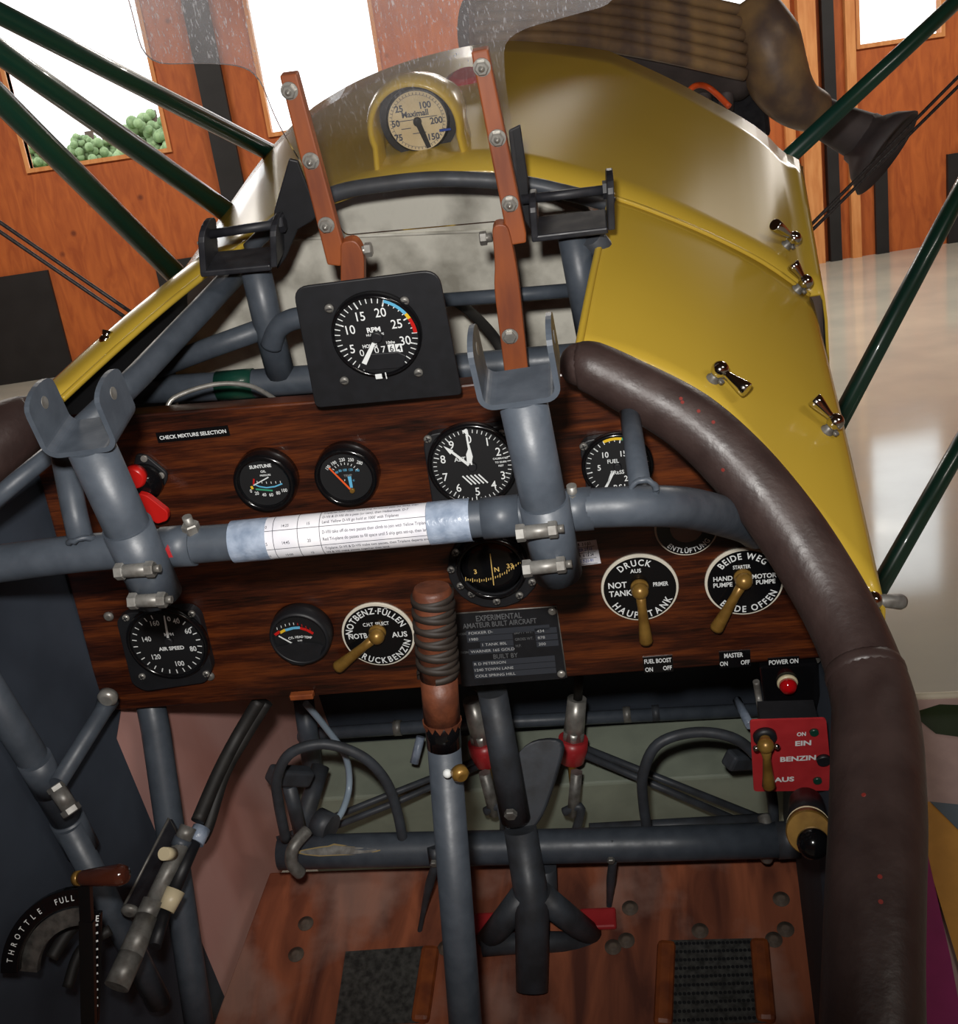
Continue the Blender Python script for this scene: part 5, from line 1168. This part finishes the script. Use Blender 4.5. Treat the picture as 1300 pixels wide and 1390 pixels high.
# clevis rods hanging from the bar
for lab, pl in (('thin dark cable with fork end hanging from the rudder bar beside the stick', [(590, 1150, 1.30), (592, 1172, 1.30), (583, 1200, 1.32), (573, 1245, 1.36), (562, 1310, 1.38)]), ('thin dark cable with fork end hanging from the right half of the rudder bar', [(832, 1138, 1.30), (832, 1168, 1.30), (829, 1195, 1.32), (826, 1240, 1.36), (822, 1310, 1.38)])):
    th = thing('clevis_cable', lab, 'cable', at(*pl[2])); MB().tube([at(*p) for p in pl[1:]], [.0050, .0055, .003, .003], 12).build('cable', M['frame_dk'], th)
    MB().tube([at(*pl[0]), at(*pl[1])], [.0095, .0085], 4, smooth=False).build('fork', M['frame_dk'], th); q = at(pl[1][0] - 3, pl[1][1] - 2, pl[1][2] - .012); MB().hexn(q, -UY, .0045, .005).build('pin', M['dull_steel'], th)
# ------------------------------------------------------------------ centre pedestal
PD = thing('pedestal', 'dark splay-legged tube pedestal behind the control stick', 'pedestal', at(722, 1290, 1.4))
MB().tube([at(668, 938, 1.20), at(699, 1110, 1.26)], [.0160, .0172], 22, smooth=False).build('column', M['frame_dk'], PD)
MB().prism(rounded([at(*p, 1.285) for p in ((716, 1005), (768, 1003), (752, 1062), (737, 1105), (722, 1128), (697, 1133), (676, 1118), (672, 1085), (690, 1040))], .02, 4), (.003, .007, -.004)).build('gusset', M['frame_dk'], PD, bevel=.002)
q = at(693, 1103, 1.238); MB().hexn(q, -UY, .0075, .006).build('bolt', M['dull_steel'], PD)
MB().tube([at(706, 1125, 1.28), at(722, 1222, 1.29), at(722, 1345, 1.27)], [.0190, .0205, .0185], 22, smooth=False).build('post', M['frame_dk'], PD)
MB().tube([at(712, 1214, 1.29), at(662, 1278, 1.33)], [.0165, .0150], 18, smooth=False).build('leg', M['frame_dk'], PD)
MB().tube([at(732, 1214, 1.29), at(806, 1274, 1.335)], [.0165, .0150], 18, smooth=False).build('leg', M['frame_dk'], PD)
MB().tube([at(738, 1175, 1.33), at(742, 1240, 1.36)], .0150, 18, smooth=False).build('rear_tube', M['frame_dk'], PD)
MB().tube([at(654, 1284, 1.325), at(722, 1278, 1.32), at(810, 1280, 1.33)], .0125, 16, smooth=False).build('foot_tube', M['frame_dk'], PD)
for lab, p in (('red clamp block behind the left pedestal leg', (668, 1256)), ('red clamp block behind the right pedestal leg', (812, 1250))):
    q, n = onfloor(*p); tag(MB().box(q + n * .004, V((.022, 0, 0)), V((0, .014, 0)), n * .004).build('clamp_block', M['red_paint'], bevel=.003), lab, 'block')
# ------------------------------------------------------------------ brake master cylinders
def brake(lab, top, cap, rod):
    th = thing('brake_cylinder', lab, 'cylinder', at(*cap), 'brake cylinders with red collars')
    A_, B_, C_ = at(*top), at(*cap), at(*rod); d = (B_ - A_).normalized()
    MB().tube([A_, B_], [.0125, .0140], 22, smooth=False).build('barrel', M['steel'], th)
    MB().cyl(B_ - d * .012, B_ + d * .002, .0155, 6).build('nut', M['steel'], th)
    MB().lathe(B_, d, [(0, .0195), (.014, .0205), (.034, .0170), (.038, .010)], 22).build('collar', M['red_paint'], th)
    MB().tube([B_ + d * .034, C_], .0058, 12, smooth=False).build('rod', M['brass'], th)
    MB().tube([C_ - d * .03, C_ + d * .035], .0085, 6, smooth=False).build('fork_end', M['dull_steel'], th)
    MB().tube([C_ + d * .03 + V((-.012, 0, 0)), C_ + d * .034 + V((.012, 0, .01)), C_ + d * .09], .0060, 10).build('pedal_arm', M['frame_dk'], th)
brake('left brake cylinder with red collar, next to the dark pedestal column', (640, 950, 1.46), (654, 1006, 1.48), (664, 1075, 1.46))
brake('right brake cylinder with red collar, free-standing right of the pedestal', (783, 948, 1.44), (778, 1002, 1.46), (780, 1075, 1.44))
tag(MB().tube([at(655, 940, 1.5), at(640, 925, 1.45)], .006, 10, smooth=False).build('brake_hose', M['rubber']), 'short black hose above the left brake cylinder', 'hose')
tag(MB().tube([at(784, 950, 1.44), at(786, 915, 1.40)], .006, 10, smooth=False).build('brake_hose', M['rubber']), 'short black hose above the right brake cylinder', 'hose')
# hoses
tag(MB().tube([at(415, 955, 1.30), at(440, 985, 1.34), at(468, 1025, 1.38), at(474, 1065, 1.40), at(465, 1100, 1.38), at(448, 1124, 1.36)], .0042, 10).build('clear_hose', M['hose']), 'clear hose looping behind the left foot hoop', 'hose')
tag(MB().tube([at(800, 1127, 1.40), at(1045, 1113, 1.40)], .009, 14, smooth=False).build('cross_rod', M['frame_dk']), 'dark rod just behind the right half of the rudder bar', 'rod')
tag(MB().tube([at(412, 950, 1.50), at(424, 1040, 1.53)], .014, 14, smooth=False).build('upright_tube', M['frame']), 'short upright tube behind the left foot hoop', 'tube')
tag(MB().tube([at(562, 1036, 1.50), at(571, 1000, 1.50)], .0062, 8, smooth=False).build('blue_strap', M['tape']), 'short pale blue strap hanging behind the control stick', 'strap')
tag(MB().tube([at(1000, 950, 1.50), at(1018, 985, 1.45)], .0062, 8, smooth=False).build('blue_strap', M['tape']), 'short pale blue strap hanging beside the red BENZIN plate', 'strap')
FB = thing('foot_bracket', 'grey bracket arm inside the left foot hoop', 'bracket', at(390, 1055, 1.36))
MB().bar(at(366, 1052, 1.34), at(420, 1054, 1.38), .02, .022).build('arm', M['frame_dk'], FB, bevel=.004); MB().tube([at(392, 1065, 1.37), at(408, 1130, 1.40)], .009, 12, smooth=False).build('brace', M['frame_dk'], FB)
MB().tube([at(435, 1040, 1.46), at(408, 1128, 1.42)], .012, 12, smooth=False).build('brace', M['frame_dk'], FB)
FB = thing('foot_bracket', 'grey bracket arm inside the right foot hoop by the red plate', 'bracket', at(1005, 1030, 1.36)); MB().bar(at(988, 1032, 1.33), at(1030, 1030, 1.36), .02, .022).build('arm', M['frame_dk'], FB, bevel=.004)
# ------------------------------------------------------------------ tubes on the left side wall
ST = thing('side_tube', 'blue-grey longeron tube running down the left cockpit wall', 'tube', at(80, 1090, 1.03))
MB().tube([at(-50, 880, .92), at(40, 1022, .99), at(100, 1128, 1.05)], .0142, 22, smooth=False).build('tube', M['frame'], ST)
MB().tube([at(92, 1120, 1.035), at(175, 1280, 1.11), at(215, 1360, 1.15)], .0125, 22, smooth=False).build('lower_tube', M['frame'], ST)
MB().tube([at(46, 1030, .990), at(68, 1070, 1.014)], .0152, 22, smooth=False).build('clamp_band', M['frame'], ST)
MB().tube([at(90, 1110, 1.04), at(112, 1152, 1.06)], .0160, 22, smooth=False).build('socket', M['frame'], ST)
a_, b_ = at(78, 1072, .985), at(94, 1096, .985); MB().cyl(a_, b_, .0075, 16).hexn(b_, b_ - a_, .009, .006).hexn(a_, a_ - b_, .008, .005).build('clamp_bolt', M['dull_steel'], ST)
LK = thing('link_rod', 'slim flattened link rod bolted to the lower left corner of the panel', 'rod', at(110, 1010, 1.05)); MB().tube([at(147, 950, 1.07), at(138, 968, 1.06), at(78, 1064, .99)], [.0105, .0082, .0078], 16, smooth=False).build('rod', M['frame'], LK)
q = at(146, 947, 1.056); MB().lathe(q, -UY, [(-.004, .0095), (.002, .0095), (.005, .006)], 18).build('bolt', M['steel'], LK)
tag(MB().tube([at(190, 880, 1.16), at(211, 990, 1.165), at(258, 1310, 1.165), at(270, 1390, 1.165)], .0150, 22, smooth=False).build('upright_tube', M['frame']), 'upright blue-grey tube between slate lining and pink panel', 'tube')
# ------------------------------------------------------------------ control cables, linkage, throttle quadrant
for lab, pl in (('black sheathed cable dropping from the panel, left of the pair', [(352, 950, 1.14), (322, 1000, 1.14), (296, 1050, 1.12), (268, 1115, 1.09)]), ('black sheathed cable dropping from the panel, right of the pair', [(362, 952, 1.15), (332, 1000, 1.15), (304, 1050, 1.14), (282, 1120, 1.12), (272, 1140, 1.11)])):
    tag(MB().tube([at(*p) for p in pl], .0068, 14).build('control_cable', M['rubber']), lab, 'cable')
LN = thing('linkage_rod', 'worn metal linkage rod with clamps beside the black hinged plate', 'linkage', at(230, 1180, 1.06))
def T(pl, r, m, nm, n=18): return MB().tube([at(*p) for p in pl], r, n, smooth=False).build(nm, M[m], LN)
T([(256, 1122, 1.085), (248, 1140, 1.08)], .0082, 'dull_steel', 'ferrule'); T([(249, 1138, 1.08), (243, 1150, 1.078)], .0092, 'frame', 'blue_band'); T([(246, 1146, 1.078), (206, 1226, 1.05)], [.0082, .0075], 'dull_steel', 'rod')
T([(208, 1222, 1.05), (196, 1250, 1.04)], .0100, 'dull_steel', 'clamp'); T([(199, 1246, 1.04), (176, 1300, 1.01)], [.0108, .0115], 'dull_steel', 'coupling'); T([(178, 1296, 1.01), (158, 1340, .99)], .0115, 'dull_steel', 'coupling')
T([(274, 1124, 1.10), (264, 1144, 1.09)], .0092, 'tape', 'white_ferrule'); T([(264, 1142, 1.09), (234, 1212, 1.06)], .0068, 'black', 'push_rod'); T([(238, 1208, 1.06), (225, 1236, 1.05)], [.0098, .0082], 'ivory', 'bushing'); T([(224, 1236, 1.05), (210, 1285, 1.02)], .0060, 'black', 'push_rod')
T([(222, 1159, 1.045), (234, 1159, 1.06)], .0062, 'ivory', 'peg')
HP = thing('hinge_plate', 'black plate with pale edges beside the metal linkage rod', 'plate', at(205, 1180, 1.09))
MB().prism(rounded([at(*p) for p in ((229, 1111, 1.10), (240, 1130, 1.11), (238, 1160, 1.11), (182, 1250, 1.07), (164, 1236, 1.05))], .004), (.0025, .001, 0)).build('plate', M['black_iron'], HP)
MB().tube([at(165, 1236, 1.048), at(229, 1111, 1.098), at(240, 1130, 1.108)], .0014, 6, smooth=False).build('pale_edge', M['dull_steel'], HP); q = at(177, 1234, 1.045); MB().lathe(q, -UY, [(0, .0085), (.004, .008), (.006, .004)], 18).build('bolt', M['dull_steel'], HP)
TQ = thing('throttle_quadrant', 'black curved throttle quadrant lettered THROTTLE at the lower left corner', 'throttle', at(70, 1260, .93))
tq = .93; cq = (112, 1318); 
def arcp(r, a): return (cq[0] + r * math.cos(math.radians(a)), cq[1] - r * math.sin(math.radians(a)))
outer = [arcp(112, a) for a in range(92, 186, 6)]; inner = [arcp(88, a) for a in range(182, 88, -6)]
MB().prism([at(*p, tq) for p in outer + inner], (0, .006, -.003)).build('arc_plate', M['black_gloss'], TQ, bevel=.0008)
n_ = -at(60, 1250, 1).normalized(); u0 = V((1, 0, 0)); u0 = (u0 - n_ * u0.dot(n_)).normalized(); v0 = n_.cross(u0); v0 = v0 if v0.z > 0 else -v0
m = MB()
for s, a0_, st in (('THROTTLE', 172, -6.6), ('FULL', 111, -4.4)):
    for k, ch in enumerate(s):
        a = a0_ + st * k; p = at(*arcp(100, a), tq - .004); e1 = (at(*arcp(100, a - 2), tq - .004) - p).normalized(); e2 = (at(*arcp(106, a), tq - .004) - p); e2 = (e2 - e1 * e2.dot(e1)).normalized(); m.text(ch, p, e1, e2, .0048, 0, .8, .01)
m.build('lettering', M['white'], TQ)
MB().prism([at(*p, tq + .015) for p in [arcp(86, a) for a in range(92, 186, 8)] + [arcp(62, a) for a in range(182, 88, -8)]], (0, .005, -.003)).build('sector', M['heel'], TQ)
IQ = thing('mixture_quadrant', 'narrow black upright quadrant lettered IDLE beside the throttle arc', 'quadrant', at(125, 1290, .95))
MB().prism([at(*p, .95) for p in ((112, 1240), (136, 1240), (132, 1390), (112, 1390))], (0, .005, -.002)).build('plate', M['black_gloss'], IQ, bevel=.0008)
m = MB(); m.text('IDLE', at(125, 1247, .946), u0, v0, .0050, 0, .8, .02)
for k in range(11): m.quad2(at(119, 1256 + k * 11, .946), u0, v0, (-.001, 0), (.0012, .0006), .0016); m.quad2(at(131, 1256 + k * 11, .946), u0, v0, (-.001, 0), (.0012, .0006), .0016)
m.build('lettering', M['white'], IQ)
TL = thing('throttle_lever', 'throttle lever with glossy brown handle above the black arc', 'lever', at(120, 1300, .92))
MB().bar(at(115, 1192, .92), at(118, 1250, .925), .010, .006, UY).build('arm', M['black_gloss'], TL); MB().bar(at(118, 1250, .925), at(121, 1390, .94), .012, .006, UY).build('arm', M['black_gloss'], TL)
a_, b_ = at(108, 1192, .92), at(172, 1187, .905); d = b_ - a_; MB().lathe(a_, d, [(0, .0052), (d.length * .1, .0066), (d.length * .5, .0080), (d.length * .85, .0090), (d.length * .97, .0072), (d.length, .003)], 24).build('handle', M['bakelite'], TL)
MB().lathe(a_ - d.normalized() * .004, d, [(0, .0062), (.005, .0062)], 18).build('ferrule', M['brass'], TL)
for lab, p, q in (('black curved push rod behind the throttle arc, outer one', [(70, 1300, .98), (95, 1262, .99), (128, 1240, 1.0)], .006), ('black curved push rod behind the throttle arc, inner one', [(92, 1340, .98), (110, 1290, .99), (150, 1262, 1.0)], .005)):
    tag(MB().tube([at(*x) for x in p], q, 12).build('push_rod', M['rubber']), lab, 'rod')
for _n in ('x', 'x2', 'x3'):
    if _n in bpy.data.materials and bpy.data.materials[_n].users == 0: bpy.data.materials.remove(bpy.data.materials[_n])
